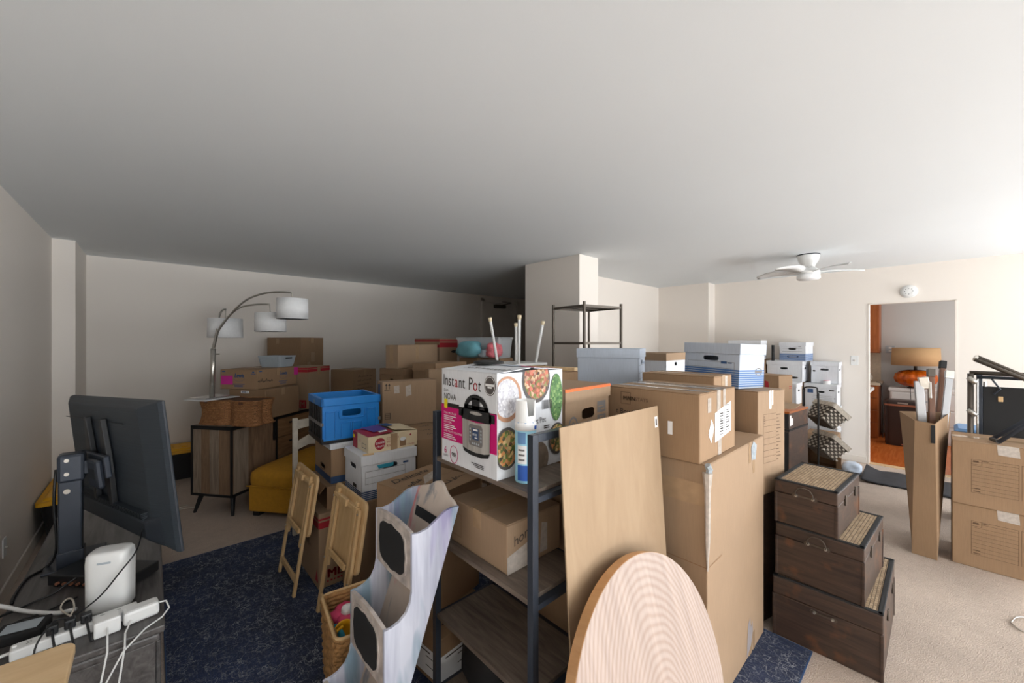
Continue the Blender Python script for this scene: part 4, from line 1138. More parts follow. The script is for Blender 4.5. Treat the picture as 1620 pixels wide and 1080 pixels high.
def toptext(body, size, mat, y, x):
    vs, fs = tmesh(body)
    pts = []
    for px_, py_ in vs:
        X = x-py_*size*0+(px_*0); 
        lx = x+py_*size; ly = y+px_*size
        pts.append((lx, ly, h-.004+(lx+b)*.0762+.001))
    MB().add(pts, [tuple(reversed(f)) for f in fs]).build('lettering', mat, r)
toptext('Instant Pot', .055, M['greyink'], -a+.02, -b+.05)
d = k.deco('S', M['potpink'], 'magenta_band'); W, Hh = k.a, k.h-.012
d.rect(0, Hh*.245, W, Hh*.385).done()
d = k.deco('S', M['ink'], 'brand_lettering', .001)

def adv(tx): return max(p[0] for p in tmesh(tx)[0])*.062*.80+.004
cur = .012; reds = []
for tx in ('Ins', 't', 'a', 'n', 't', ' ', 'P', 'o', 't'):
    if tx == ' ': cur += .016; continue
    v_ = Hh*.845-cur*.03
    if tx in 'ao': reds.append((tx, cur, v_))
    else: d.text(tx, cur, v_, .066 if tx == 'P' else .062, -.03, .80)
    cur += adv(tx)
d.text('DUO', .018, Hh*.775, .013); d.text('NOVA', .018, Hh*.69, .034, 0, .85); d.rect(.045, Hh*.605, .075, .016); d.rect(0, Hh*.628, W, .002); d.done()
d = k.deco('S', M['redink'], 'red_letters', .0014); [d.text(tx, u_, v_, .062, -.03, .80) for tx, u_, v_ in reds]; d.done()
d = k.deco('S', M['bowldark'], 'round_seal', .001); d.disc(.302, Hh*.895, .03, .034).done()
d = k.deco('S', M['white'], 'seal_print', .0014); d.ring(.302, Hh*.895, .027, .031, .002); d.rect(.279, Hh*.89, .046, .008); d.rect(.29, Hh*.87, .022, .006); d.done()
d = k.deco('S', M['yellow'], 'yellow_sticker', .0018); d.rect(.022, Hh*.59, .022, .036).done()
d = k.deco('S', M['white'], 'small_lettering', .0018)
for v, tt in ((.53, '7-IN-1 MULTI-USE'), (.43, 'EASY MEAL'), (.33, 'ONE-TOUCH COOKING')):
    d.text(tt, .02, Hh*v, .011); 
    for j in range(3): d.rect(.02, Hh*v-.009-j*.007, .06+.012*((j+int(v*10))%3), .003)
d.done()
# the printed cooker
x0 = .225
d = k.deco('S', M['softblack'], 'cooker_print_black', .0022)
d.poly([(x0-.078, Hh*.235), (x0+.078, Hh*.235), (x0+.07, Hh*.19), (x0+.03, Hh*.168), (x0-.03, Hh*.168), (x0-.07, Hh*.19)])
d.poly([(x0-.085, Hh*.52), (x0+.085, Hh*.52), (x0+.088, Hh*.6), (x0+.07, Hh*.645), (x0-.07, Hh*.645), (x0-.088, Hh*.6)])
d.rect(x0-.104, Hh*.545, .03, .03); d.rect(x0+.074, Hh*.535, .03, .03)
for i in range(14):
    a0, a1 = PI*i/14, PI*(i+1)/14
    d.poly([(x0+.07*math.cos(a0), Hh*.63+.056*math.sin(a0)), (x0+.07*math.cos(a1), Hh*.63+.056*math.sin(a1)), (x0+.05*math.cos(a1), Hh*.63+.038*math.sin(a1)), (x0+.05*math.cos(a0), Hh*.63+.038*math.sin(a0))])
d.rect(x0-.022, Hh*.64, .044, .04); d.rect(x0-.07, Hh*.63, .14, .016); d.done()
d = k.deco('S', M['steelprint'], 'cooker_print_steel', .0024)
d.poly([(x0-.078, Hh*.235), (x0-.05, Hh*.215), (x0, Hh*.205), (x0+.05, Hh*.215), (x0+.078, Hh*.235), (x0+.08, Hh*.525), (x0, Hh*.505), (x0-.08, Hh*.525)])
d.disc(x0, Hh*.60, .036, .006); d.done()
d = k.deco('S', M['greyink'], 'control_panel_print', .0027); d.poly([(x0-.035+.003*0, Hh*.27), (x0+.035, Hh*.27), (x0+.04, Hh*.3), (x0+.04, Hh*.46), (x0+.033, Hh*.485), (x0-.033, Hh*.485), (x0-.04, Hh*.46), (x0-.04, Hh*.3)]).done()
d = k.deco('S', M['gplastic'], 'button_print', .003)
for i in range(4):
    for s_ in (-1, 1): d.disc(x0+s_*.031, Hh*(.33+.035*i), .004)
for s_ in (-1.5, -.5, .5, 1.5): d.disc(x0+s_*.012, Hh*.295, .004)
d.done()
d = k.deco('S', M['navy'], 'screen_print', .003); d.rect(x0-.018, Hh*.335, .036, Hh*.115).done()
d = k.deco('S', M['white'], 'screen_lettering', .0034); d.text('00:00', x0-.016, Hh*.375, .012); d.rect(x0-.013, Hh*.425, .026, .006); d.rect(x0-.004, Hh*.35, .016, .004); d.done()
d = k.deco('S', M['potpink'], 'quart_print', .001); d.text('6', .022, Hh*.095, .036); d.ring(.088, Hh*.105, .026, .034, .0028); d.done()
d = k.deco('S', M['ink'], 'quart_lettering', .001); d.text('QUART', .016, Hh*.06, .010); d.rect(.074, Hh*.115, .028, .003); d.rect(.072, Hh*.1, .032, .003); d.rect(.076, Hh*.085, .024, .003)
for j in range(3): d.rect(.2+.01*j, Hh*(.09-.016*j), .07-.01*j, .0025)
d.done()
d = k.deco('F', M['bowlrim'], 'bowl_print', .001); d.disc(.045, Hh*.765, .066, .078).done()
d = k.deco('F', M['rice'], 'rice_print', .0014); d.disc(.042, Hh*.775, .056, .066).done()
d = k.deco('F', M['bowldark'], 'bowl_print', .001); d.disc(.187, Hh*.93, .072, .085).done()
d = k.deco('F', M['bowldark'], 'bowl_print', .001); d.disc(.042, Hh*.29, .056, .072).done()
d = k.deco('F', M['bowldark'], 'bowl_print', .001); d.disc(.30, Hh*.27, .05, .06).done()
d = k.deco('F', M['stew'], 'stew_print', .0014); d.disc(.187, Hh*.94, .064, .074).done()
d = k.deco('F', M['salad'], 'salad_print', .0014); d.disc(.042, Hh*.29, .048, .062).done()
d = k.deco('F', M['salad'], 'salad_print', .0014); d.disc(.302, Hh*.275, .043, .052).done()
d = k.deco('F', M['broc'], 'broccoli_print', .001); d.disc(.295, Hh*.72, .036, .09).done()
d = k.deco('F', M['woodslice'], 'wood_slice_print', .001); d.disc(.2, Hh*.1, .05, .062).done()
d = k.deco('F', M['ink'], 'barcode_print', .001); bars(d, .215, Hh*.61, .058, .034, 14, .5); d.text('Instant Pot', .13, Hh*.47, .03, .02, .8); d.rect(.225, Hh*.425, .03, .004); d.rect(.225, Hh*.405, .03, .004); d.done()

cn = thing('spray_can', 'pale blue and white aerosol can beside the cooker carton on the top shelf', 'spray can', (.922, .935, 1.0645))
MB().lathe([(.034, 0), (.036, .004), (.036, .19), (.033, .2)], 28).build('can_body', M['canblue'], cn, smooth=True, bevel=.001)
MB().lathe([(.0365, .172), (.0365, .196), (.034, .2)], 28).build('upper_band', M['white'], cn, smooth=True)
n_ = 48; vs, fs = [], []
for i in range(n_):
    an = 2*PI*i/n_; ht = .27-(.05 if abs(((an-(-1.75)+PI) % (2*PI))-PI) < .46 else 0)
    for rr in (.0345, .031): vs += [(rr*math.cos(an), rr*math.sin(an), .196), (rr*math.cos(an)*.98, rr*math.sin(an)*.98, ht)]
for i in range(n_):
    q, w = i*4, ((i+1) % n_)*4
    fs += [(q, w, w+1, q+1), (q+2, q+3, w+3, w+2), (q+1, w+1, w+3, q+3)]
MB().add(vs, fs).lathe([(.034, .196), (.033, .205), (0, .206)], 28).build('cap', M['wplastic'], cn)
MB().tube([(0, 0, .205), (0, 0, .24)], .006).build('nozzle', M['wplastic'], cn)
def canwrap(name, mat, a0, a1, z0, z1, rr=.0368):
    vs = []; m_ = 8
    for i in range(m_+1):
        an = a0+(a1-a0)*i/m_; vs += [(rr*math.cos(an), rr*math.sin(an), z0), (rr*math.cos(an), rr*math.sin(an), z1)]
    MB().add(vs, [(2*i, 2*i+2, 2*i+3, 2*i+1) for i in range(m_)]).build(name, mat, cn)
canwrap('blue_band', M['candeep'], PI, PI+1.25, .01, .06); canwrap('label_panel', M['white'], PI, PI+.9, .065, .125); canwrap('blue_panel', M['blue2'], PI, PI+.8, .13, .168); canwrap('blue_line', M['blue2'], 0, 2*PI, .196, .199, .0362)
canwrap('blue_print', M['candeep'], -1.45, -1.0, .176, .188, .0372); canwrap('blue_swoosh', M['candeep'], -1.25, -1.15, .12, .16)
vs, fs = [], []
for i in range(3): canwrap('small_print', M['greyink'], PI+.1, PI+.7, .075+i*.016, .081+i*.016, .0372)

k = carton('cardboard_box', 'taped brown carton with handwriting on the second shelf', (.888, .99), 0, .335, .275, .7345, .905, 'card2', 'x')
d = k.deco('F', M['ink'], 'handwriting'); d.text('home', .03, .085, .05, .25, shear=.25); d.done()
d = k.deco('F', M['ctape'], 'tape_patch', .0012); d.poly([(.0, .0), (.1, .0), (.13, .09), (.0, .06)]); d.poly([(.16, .02), (.2, .02), (.2, .12), (.17, .13)]).done()
d = k.deco('F', M['redink'], 'red_tape', .0016); d.poly([(.105, .03), (.125, .02), (.13, .085), (.11, .08)]).done()
d = k.deco('T', M['greyink'], 'round_print'); d.ring(.1, .17, .03, .03, .006); d.disc(.1, .17, .014).done()
d = k.deco('T', M['tape'], 'tape'); d.rect(0, .13, .275, .07).done()
d = k.deco('S', M['card3'], 'taped_label'); d.frame(.0, .03, .07, .09, .004).done()
bg_ = tag(lump('black_bag', M['softblack'], None, (1.0, 1.22, .12+.112), (.085, .11, .105), 11), 'crumpled black bag on the lowest shelf of the shelf unit', 'bag')

# cartons behind the shelf unit
k = carton('cardboard_box', 'brown carton standing on the rug behind the shelf unit, lower of two', (1.205, .86), 0, .52, .36, G, .54, 'card3', 'y', group='cartons behind the shelf unit')
k = carton('cardboard_box', 'brown carton behind the shelf unit, upper of two under the orange-edged box', (1.205, .90), 0, .5, .36, .5405, 1.085, 'card3', 'x', group='cartons behind the shelf unit')
k = Box('file_box', 'kraft file box with orange lid edge and oval hand hole beside the cooker carton', (1.207, 1.0), 3, .37, .345, 1.0855, 1.338, 'file box')
r = k.root; h = k.h; g = .006
mb = MB()
for fc in 'FSRB':
    o, U, V, n, w, _ = k.frame(fc, -g); mb.panel(o, U, V, n, w, h-.006, .004, (w*.5, (h-.006)*.56, .048, .022) if fc in 'FB' else None)
mb.box(-.16, .16, -.17, .17, 0, .004); mb.build('body', M['card2'], r)
l = MB().box(-.1725, .1725, -.185, .185, h-.004, h)
for fc in 'FSRB':
    o, U, V, n, w, _ = k.frame(fc); l.panel((o[0], o[1], h-.055), U, V, n, w, .051, .003)
l.build('lid', M['card2'], r)
d = k.deco('F', M['orange'], 'orange_edge'); d.rect(0, h-.012, d.w, .011).done()
d = k.deco('T', M['orange'], 'orange_edge'); d.rect(0, 0, d.w, .006).done()
d = k.deco('F', M['greyink'], 'round_seal', .0006, -.006); d.ring(.055, .10, .032, .037, .009); d.disc(.055, .10, .012, .015); d.rect(.235, .13, .07, .05); d.rect(.235, .06, .07, .06); d.done()
d = k.deco('F', M['card2'], 'seal_print', .001, -.006); d.rect(.245, .155, .04, .004); d.rect(.265, .14, .03, .006); d.frame(.255, .07, .032, .042, .006).done()
k = carton('cardboard_box', 'brown carton with a white label on the floor under the one marked Delicate', (.925, 1.47), 6, .33, .34, G, .2245, 'card3', 'x')
for fc in 'SF':
    d = k.deco(fc, M['white'], 'label'); d.rect(d.w-.2 if fc == 'S' else 0, .02, .2, .12).done()
    d = k.deco(fc, M['ink'], 'label_print', .0012); u_ = d.w-.2 if fc == 'S' else 0; d.rect(u_+.1, .1, .06, .004); d.rect(u_+.1, .06, .08, .004); d.rect(u_+.03, .12, .1, .006); d.done()
d = k.deco('T', M['ink'], 'handwriting'); scribble(d, .03, .06, .15, .05, 5, .005); d.done()
carton('cardboard_box', 'plain brown carton directly under the one marked Delicate', (.965, 1.60), 12, .37, .34, .225, .628, 'card', 'y')
dl = carton('cardboard_box', 'brown carton marked Delicate in black marker beside the white chalkboard bin', (.935, 1.594), 12, .38, .375, .6285, .8, 'card', 'x', tape=False)
d = dl.deco('T', M['ink'], 'handwriting')
d.text('Delicate', .035, .285, .075, .03, shear=.3); scribble(d, .06, .19, .10, .05, 6, .005, .1); scribble(d, .18, .06, .17, .045, 7, .005, .15); scribble(d, .07, .12, .08, .04, 4, .006); d.done()
d = dl.deco('T', M['ctape'], 'tape_patch', .0012); d.poly([(.13, .16), (.26, .2), (.3, .28), (.2, .25)]).done()

# ------------------------------------------------------------ chalkboard bin, toy basket
t = thing('tiered_bin', 'white distressed three-tier wooden bin with two scalloped chalkboards, leaning at the shelf unit', 'bin', (.6, 1.335, G))
def bx_(x): return x-.6
BK = lambda z: .5+(.83-.5)*z/.918          # back line
prof = [(.50, 0), (.446, 0), (.446, .32)]
def scurve(xa, za, xb, zb, n=8):
    out = []
    for i in range(1, n+1):
        s_ = i/n; out.append((xa+(xb-xa)*(1-math.cos(PI*s_/2))**.9, za+(zb-za)*math.sin(PI*s_/2)))
    return out
prof += [(.47, .319), (.497, .325), (.522, .342), (.537, .37), (.543, .405), (.543, .599)]
prof += [(.567, .598), (.594, .604), (.619, .62), (.634, .648), (.64, .682), (.64, .877)]
prof += [(.665, .872), (.70, .876), (.735, .895), (.77, .915), (.80, .92), (.83, .918)]
for y in (-.145, .133):
    MB().prism([(bx_(p[0]), p[1]) for p in prof], 0, .012, Matrix(((1,0,0,0),(0,0,1,y),(0,1,0,0),(0,0,0,1)))).build('side_panel', M['chalkpaint'], t, bevel=.001)
mb = MB(); n_ = 24; top = []
for i in range(n_+1):
    y = -.133+.266*i/n_; s_ = i/n_
    zt = .918+.052*math.sin(PI*s_)**1.0-.014*math.sin(2*PI*s_)**2
    top.append((y, zt))
vs, fs = [], []
for y, zt in top:
    for off in (0, -.012):
        vs += [(bx_(BK(0)+off), y, 0.002), (bx_(BK(zt)+off), y, zt)]
for i in range(n_):
    q = i*4; w = q+4
    fs += [(q, w, w+1, q+1), (q+2, q+3, w+3, w+2), (q+1, w+1, w+3, q+3)]
MB().add(vs, fs).build('back_panel', M['chalkback'], t)
for (xf, z0, z1) in ((.64, .686, .877), (.543, .41, .599), (.446, .12, .32)):
    x = bx_(xf)
    fp = MB(); tp = []
    m_ = 16; vs, fs = [], []
    for i in range(m_+1):
        y = -.133+.266*i/m_; s_ = i/m_; zt = z1+.012*math.sin(PI*s_); zb = z0-.008*math.sin(PI*s_)
        vs += [(x, y, zb), (x, y, zt), (x+.012, y, zb), (x+.012, y, zt)]
    for i in range(m_):
        q = i*4; w = q+4; fs += [(q, q+1, w+1, w), (q+2, w+2, w+3, q+3), (q+1, q+3, w+3, w+1), (q, w, w+2, q+2)]
    fs += [(0, 2, 3, 1), (m_*4, m_*4+1, m_*4+3, m_*4+2)]
    f = MB().add(vs, fs).build('front_panel', M['chalkframe'], t)
    hh_ = (z1-z0)/2-.006; hw_ = .112; cz = (z0+z1)/2; pts = []
    for i in range(96):
        an = 2*PI*i/96; ca, sa = math.cos(an), math.sin(an); e = (abs(ca)**8+abs(sa)**8)**(-1/8)
        k_ = .95-.06*math.exp(-((((an % (PI/2))-PI/4)/.13)**2))+.05*math.cos(2*an)**8+.05*(abs(sa) > .7)*math.exp(-(ca/.22)**2)
        pts.append((hw_*.9*ca*e*k_, hh_*.86*sa*e*k_))
    mt = Matrix(((0,0,1,x-.005),(1,0,0,0),(0,1,0,cz),(0,0,0,1)))
    MB().prism([(p[0]*1.09, p[1]*1.11) for p in pts], .0015, .0048, mt).build('frame_molding', M['chalkframe'], f)
    MB().prism(pts, -.001, .0042, mt).build('chalkboard', M['chalkboard'], f)
    # pocket floor
    MB().add([(x+.012, -.133, z0+.004), (x+.012, .133, z0+.004), (bx_(BK(z0-.02)-.012), .133, z0-.02), (bx_(BK(z0-.02)-.012), -.133, z0-.02)], [(0,1,2,3)]).build('pocket_floor', M['inner'], t)
MB().add([(bx_(BK(.80)-.0135), -.06, .78), (bx_(BK(.80)-.0135), .1, .78), (bx_(BK(.85)-.0135), .1, .86), (bx_(BK(.85)-.0135), -.06, .86)], [(0,1,2,3)]).build('chalkboard_strip', M['chalkboard'], t)

k = Box('toy_basket', 'woven seagrass basket holding toys behind the chalkboard bin', (.535, 1.60), -8, .34, .30, G+.004, .35, 'basket')
r = k.root
def wv(n, hx, hy, z, rr, seed):
    pts = rrect(hx, hy, .03, 6); P = []
    for i, p in enumerate(pts):
        q = Vector(pts[(i+1) % len(pts)])-Vector(p); m_ = max(1, int(q.length/.02))
        for j in range(m_): P.append((p[0]+q.x*j/m_, p[1]+q.y*j/m_))
    out, rad = [], []
    for i, p in enumerate(P+[P[0]]):
        s_ = math.sin(i*PI/1.5+seed*PI); out.append((p[0]*(1+.012*s_), p[1]*(1+.012*s_), z+.003*math.cos(i*1.7+seed))); rad.append(rr*(1+.22*math.sin(i*PI/1.5+seed*PI+1)))
    return out, rad
mb = MB(); N_ = 18
for i in range(N_):
    z = .012+.315*i/(N_-1); f = .93+.07*i/(N_-1)
    p, rd_ = wv(0, .15*f, .165*f, z, .0115, i); mb.tube(p, rd_, 7, False)
mb.build('woven_wall', M['seagrass'], r, smooth=True)
p = [(q[0], q[1], .338) for q in rrect(.153, .168, .03, 6)]; MB().tube(p+[p[0]], .0065, 8, False).build('rim', M['pine'], r)
MB().box(-.13, .13, -.145, .145, .004, .016).build('base', M['seagrass'], r)
fl = thing('plush_flower', 'pink flower-shaped toy with a white centre in the woven basket', 'toy', (.66, 1.83, .215), .3)
for i in range(5):
    an = 2*PI*i/5; o = lump('petal', M['toypink'], fl, (.045*math.cos(an), .045*math.sin(an), .07), (.034, .03, .02), 30+i, 8)
lump('centre', M['white'], fl, (-.01, -.01, .095), (.026, .024, .022), 40, 8)
MB().tube([(0, 0, -.19), (0, 0, .06)], .02).build('stem', M['toygreen'], fl)
cu_ = thing('yellow_cup', 'yellow toy cup lying open among the toys in the woven basket', 'toy', (.63, 1.735, .225))
o = MB().lathe([(.028, 0), (.042, .03), (.045, .08), (.04, .08), (.036, .03), (0, .01)], 24).build('cup', M['yplastic'], cu_, smooth=True); o.rotation_euler = (.5, -.5, 0); o.location = (0, 0, .02)
MB().tube(smooth([(-.045, -.02, .05), (-.07, -.03, .06), (-.065, -.035, .09), (-.035, -.03, .1)]), .006).build('handle', M['yplastic'], cu_, smooth=True)
tag(lump('green_toy', M['toygreen'], None, (.605, 1.665, .19), (.05, .025, .085), 21), 'bright green toy at the bottom front of the woven basket', 'toy')
tag(lump('teal_cloth', M['toyteal'], None, (.592, 1.745, .2), (.018, .07, .1), 23), 'teal cloth along the left inside of the woven basket', 'cloth')
tag(lump('toy_heap', M['legwood'], None, (.73, 1.72, .1), (.06, .07, .08), 25), 'dark bundle at the bottom of the woven toy basket', 'bundle')

# ------------------------------------------------------------ leaning board and round top
bd = thing('hardboard_panel', 'tall tan hardboard panel leaning against the shelf unit', 'board', (1.2425, .712, G))
ln = math.atan2(.08, 1.262)
mb = MB().box(-.3125, .3125, 0, .006, 0, 1.264-G); o = mb.build('panel', M['mdf'], bd, bevel=.0008, seg=1); o.rotation_euler = (-ln, 0, 0)
s_ = MB().box(.28, .302, -.0006, -.0001, 1.17, 1.215).build('price_sticker', M['white'], o)
MB().box(.286, .296, -.0009, -.0006, 1.178, 1.205).build('sticker_print', M['ink'], s_)
dk = thing('round_tabletop', 'round pale veneer tabletop with curved grain leaning on the hardboard panel', 'tabletop', (1.153, .453, G+.0105))
R_d = .415
pf = [(R_d*math.cos(2*PI*i/72), R_d*math.sin(2*PI*i/72)) for i in range(72)]
mt = Matrix.Rotation(-.286, 4, 'X') @ Matrix(((1,0,0,0),(0,0,1,0),(0,1,0,R_d),(0,0,0,1)))
holder = MB().prism(pf, .0012, .036, Matrix(((1,0,0,0),(0,0,1,0),(0,1,0,0),(0,0,0,1)))).build('rim', M['discrim'], dk, bevel=.001)
holder.location = mt.to_translation(); holder.rotation_euler = (-.286, 0, 0)
o = MB().prism([(p[0]*.997, p[1]*.997) for p in pf], 0, .0012, Matrix(((1,0,0,0),(0,0,1,0),(0,1,0,0),(0,0,0,1)))).build('veneer_face', M['disc'], dk)
o.location = mt.to_translation(); o.rotation_euler = (-.286, 0, 0)

# ------------------------------------------------------------ big cartons in the centre right
k = carton('tall_carton', 'tall brown carton standing on the rug behind the round tabletop', (1.62, .617), 0, .45, .74, G, 1.04, 'card2', 'x', tape=False)
h = k.h
d = k.deco('F', M['tape'], 'tape'); d.rect(.5, h-.10, .03, .1); d.rect(.56, h-.16, .03, .16); d.rect(.5, .0, .05, .14); d.rect(.56, .0, .03, .09).done()
d = k.deco('F', M['btape'], 'foil_patch', .0014); d.poly([(.54, h-.09), (.6, h-.1), (.62, h-.03), (.57, h-.002), (.535, h-.03)]).done()
d = k.deco('F', M['smudge'], 'worn_tape'); d.poly([(.47, .01), (.53, .04), (.56, .1), (.555, .15), (.53, .13), (.52, .18), (.49, .16)]).done()
d = k.deco('F', M['cardin'], 'crease'); d.rect(0, .62, .15, .004).done()
d = k.deco('S', M['cardin'], 'crease'); d.rect(0, .62, k.a, .004).done()
d = k.deco('S', M['tape'], 'tape'); d.rect(.0, h-.17, k.a, .09).done()
MB().tube([(-.37, -.2255, h-.03), (-.371, -.2262, h-.1), (-.3705, -.2258, h-.3), (-.3705, -.2255, h-.42)], [.02, .012, .01, .003], 7).build('crumpled_tape', M['ctape'], k.root)
MB().tube([(-.371, -.2255, h+.001), (-.36, -.229, h-.02), (-.371, -.227, h-.06)], [.012, .014, .006], 6).build('crumpled_foil', M['btape'], k.root)
k = carton('cardboard_box', 'big brown carton with shipping label on top of the tall carton', (1.603, .64), 0, .43, .4, 1.0405, 1.32, 'card', 'y', tape=False)
h = k.h
d = k.deco('T', M['ctape'], 'tape'); d.rect(.08, 0, .035, k.a); d.rect(.2, 0, .06, k.a); d.rect(.28, 0, .03, k.a).done()
d = k.deco('F', M['ctape'], 'tape'); d.rect(.18, h-.1, .04, .1); d.rect(.25, h-.14, .03, .14); d.rect(.08, h-.085, .035, .06); d.rect(.19, .0, .04, .08).done()
d = k.deco('F', M['white'], 'shipping_label', .0012); d.poly([(.155, .06), (.345, .085), (.345, .22), (.155, .185)]); d.poly([(.085, .105), (.115, .065), (.145, .125), (.118, .165)]).done()
d = k.deco('F', M['ink'], 'label_print', .0016)
for i in range(9): d.rect(.21, .085+i*.011, .035, .006 if i % 3 else .003); d.rect(.275, .095+i*.011, .04, .005 if i % 2 else .003)
d.rect(.27, .215-.01, .045, .003); d.rect(.255, .1, .004, .09); d.done()
d = k.deco('S', M['palei'], 'printed_lettering'); u0 = .075
d.frame(u0, .203, .05, .055, .002); d.text('MAIN', u0+.012, .222, .025, bold=.0008); d.text('STAYS', u0+.072, .222, .023); d.done()
d = k.deco('S', M['ink'], 'printed_lettering'); d.text('t Box Storage', .05, .158, .033); d.done()
d = k.deco('S', M['white'], 'small_label', .001); d.rect(.30, .1, .02, .055).done()
k = carton('cardboard_box', 'taped carton lying behind the big one with the shipping label', (2.115, .772), 0, .4, .25, 1.0405, 1.35, 'card', 'y')
d = k.deco('F', M['ctape'], 'tape_patch', .0012); d.rect(.14, .2, .04, .105).done()
# carton with check list lines, and what it stands on
k = carton('cardboard_box', 'dark brown carton at the bottom behind the three wooden trunks', (2.39, .66), -14, .45, .26, 0, .699, 'darkwood', 'x', tape=False, flaps=False)
ck = carton('moving_carton', 'upright carton with a printed checklist under the grey and blue file box', (2.384, .649), -14, .48, .262, .6995, 1.261, 'card2', 'x')
h = ck.h
d = ck.deco('F', M['palei'], 'printed_checklist')
for i in range(9): d.rect(.05, .17+i*.033, .12, .002)
d.rect(.05, .17, .002, .265)
for i in range(14): d.rect(.175, .175+i*.019, .02+.008*(i*7 % 4), .005)
for i in range(4): d.rect(.053, .42-i*.012, .012, .004)
d.done()
d = ck.deco('F', M['ctape'], 'tape_patch', .0012); d.rect(.105, h-.1, .02, .1); d.rect(.13, h-.08, .012, .08).done()
def blueprint(k, sf='SF', z=.06):
    for fc in sf:
        d = k.deco(fc, M['blueband'], 'blue_stripes', .0006, -.006)
        for i in range(8): d.rect(0, z*.12+i*z/8*1.15, d.w, z/8*.85)
        d.done()
k = filebox('file_box', 'large grey-white file box with blue striped base on the checklist carton', (2.395, .745), -14, .36, .255, 1.2655, 1.518, 'gcard', None, 'SB', .06, hv=.66, hole_size=(.05, .014))
k.root.rotation_euler = (math.radians(1.2), math.radians(1.6), math.radians(-14))
blueprint(k, 'SF', .085)
d = k.deco('S', M['greyink'], 'printed_form', .0006, -.006); d.frame(.02, .07, .3, .075, .0018); d.rect(.02, .108, .3, .0018).done()
d = k.deco('S', M['blueink'], 'print', .0008, -.006); d.rect(.24, .135, .035, .014); d.rect(.28, .138, .025, .005).done()
d = k.deco('F', M['greyink'], 'emblem', .001, -.006); d.ring(.185, .095, .036, .022, .006); d.rect(.155, .087, .06, .014).done()
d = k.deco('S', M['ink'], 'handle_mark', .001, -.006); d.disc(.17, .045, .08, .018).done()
k = carton('cardboard_box', 'carton under the pale file box by the metal rack', (2.29, 1.29), 22, .41, .31, G, 1.2225, 'card3', 'x', tape=False)
k = filebox('file_box', 'long pale grey file box in front of the dark metal rack', (2.293, 1.288), 22, .415, .32, 1.223, 1.482, 'gcard', None, 'FB', .06, hv=.66, hole_size=(.035, .014))
d = k.deco('F', M['greyink'], 'printed_form', .0006, -.006); d.rect(.01, .15, .28, .002); d.rect(.01, .1, .28, .002); d.rect(.01, .06, .28, .002).done()
d = k.deco('F', M['blueink'], 'print', .0008, -.006); d.rect(.235, .155, .03, .012).done()
k = carton('cardboard_box', 'carton under the small white file box in the centre', (3.0, 1.46), 0, .36, .34, 0, 1.1795, 'card3', 'x', tape=False)
k = filebox('file_box', 'small white file box with tan lid between the two larger grey ones', (2.998, 1.454), 0, .37, .36, 1.18, 1.436, 'wcard', 'card2', 'FB', .06, hv=.66, hole_size=(.02, .014))
k = carton('cardboard_box', 'carton with a worn top edge just behind the orange-edged box', (1.45, 1.42), 0, .33, .38, G, 1.36, 'card3', 'x', tape=False)
pk = tag(MB().box(-.02, .02, -.15, .15, 0, .02).build('wooden_strip', M['slab'], None, bevel=.003), 'short pale wooden strip lying on the carton behind the orange-edged box', 'wood strip')
pk.location = (1.76, 1.55, 1.3605); pk.rotation_euler = (0, 0, .2)

# ------------------------------------------------------------ three wooden trunks
def trunk(name, label, N, yaw, a_, b_, z0, z1, hz, handle, grp):
    """end-on trunk: its short end faces the camera side (-x)"""
    k = Box(name, label, N, yaw, a_, b_, z0, z1, 'trunk', grp); r = k.root
    a, b, h = a_/2, b_/2, k.h; lh = h*hz
    MB().box(-b+.003, b-.003, -a+.003, a-.003, 0, h-lh-.002).build('body', M['darkwood'], r, bevel=.004)
    ld = MB().box(-b+.001, b-.001, -a+.001, a-.001, h-lh, h-.006).build('lid', M['darkwood'], r, bevel=.006)
    mb = MB()
    mb.box(-b, b, -a, -a+.022, h-.008, h).box(-b, b, a-.022, a, h-.008, h).box(-b, -b+.022, -a, a, h-.008, h).box(b-.022, b, -a, a, h-.008, h)
    mb.build('lid_edge', M['softblack'], ld, bevel=.004)
    MB().box(-b+.02, b-.02, -a+.02, a-.02, h-.007, h-.003).build('woven_top', M['cane'], ld)
    for sx in (-1, 1):
        for sy in (-1, 1):
            MB().box(sx*(b-.006)-.0065, sx*(b-.006)+.0065, sy*(a-.006)-.0065, sy*(a-.006)+.0065, 0, h-lh-.002).build('corner_strip', M['darkwood'], r, bevel=.003)
    zc = h-lh*.5-.03 if handle else h-lh-.02
    pl = [(-.055, 0), (-.045, .012), (-.02, .005), (.02, .005), (.045, .012), (.055, 0), (.045, -.012), (.02, -.005), (-.02, -.005), (-.045, -.012)]
    MB().prism(pl, 0, .003, Matrix(((0,0,-1,-b+.001),(-1,0,0,0),(0,1,0,zc),(0,0,0,1)))).build('handle_plate', M['bronze'], r)
    mb = MB()
    for s_ in (-.035, .035): mb.tube([(-b-.0, s_, zc), (-b-.01, s_, zc)], [.008, .005], 10)
    mb.build('rivets', M['steel'], r)
    if handle:
        MB().tube(smooth([(-b-.008, -.035, zc), (-b-.012, -.036, zc+.022), (-b-.013, -.018, zc+.045), (-b-.013, .018, zc+.045), (-b-.012, .036, zc+.022), (-b-.008, .035, zc)]), .0028, 8).build('handle', M['bronze'], r, smooth=True)
    # clasps and hinges on the side that faces the window
    for u in (-b*.35, b*.55): MB().box(u-.012, u+.012, -a-.004, -a+.003, h-lh-.03, h-lh+.02).build('hinge', M['bronze'], r, bevel=.002)
    return k
trunk('storage_chest', 'largest dark wooden trunk with a woven top, at the bottom of the stack of three', (2.398, .162), 0, .425, .66, .001, .311, .3, False, 'three stacked trunks')
trunk('storage_chest', 'middle-sized dark wooden trunk with a woven top and ring handle, between the two others', (2.40, .225), -3, .355, .52, .3115, .584, .0001+.25, True, 'three stacked trunks')
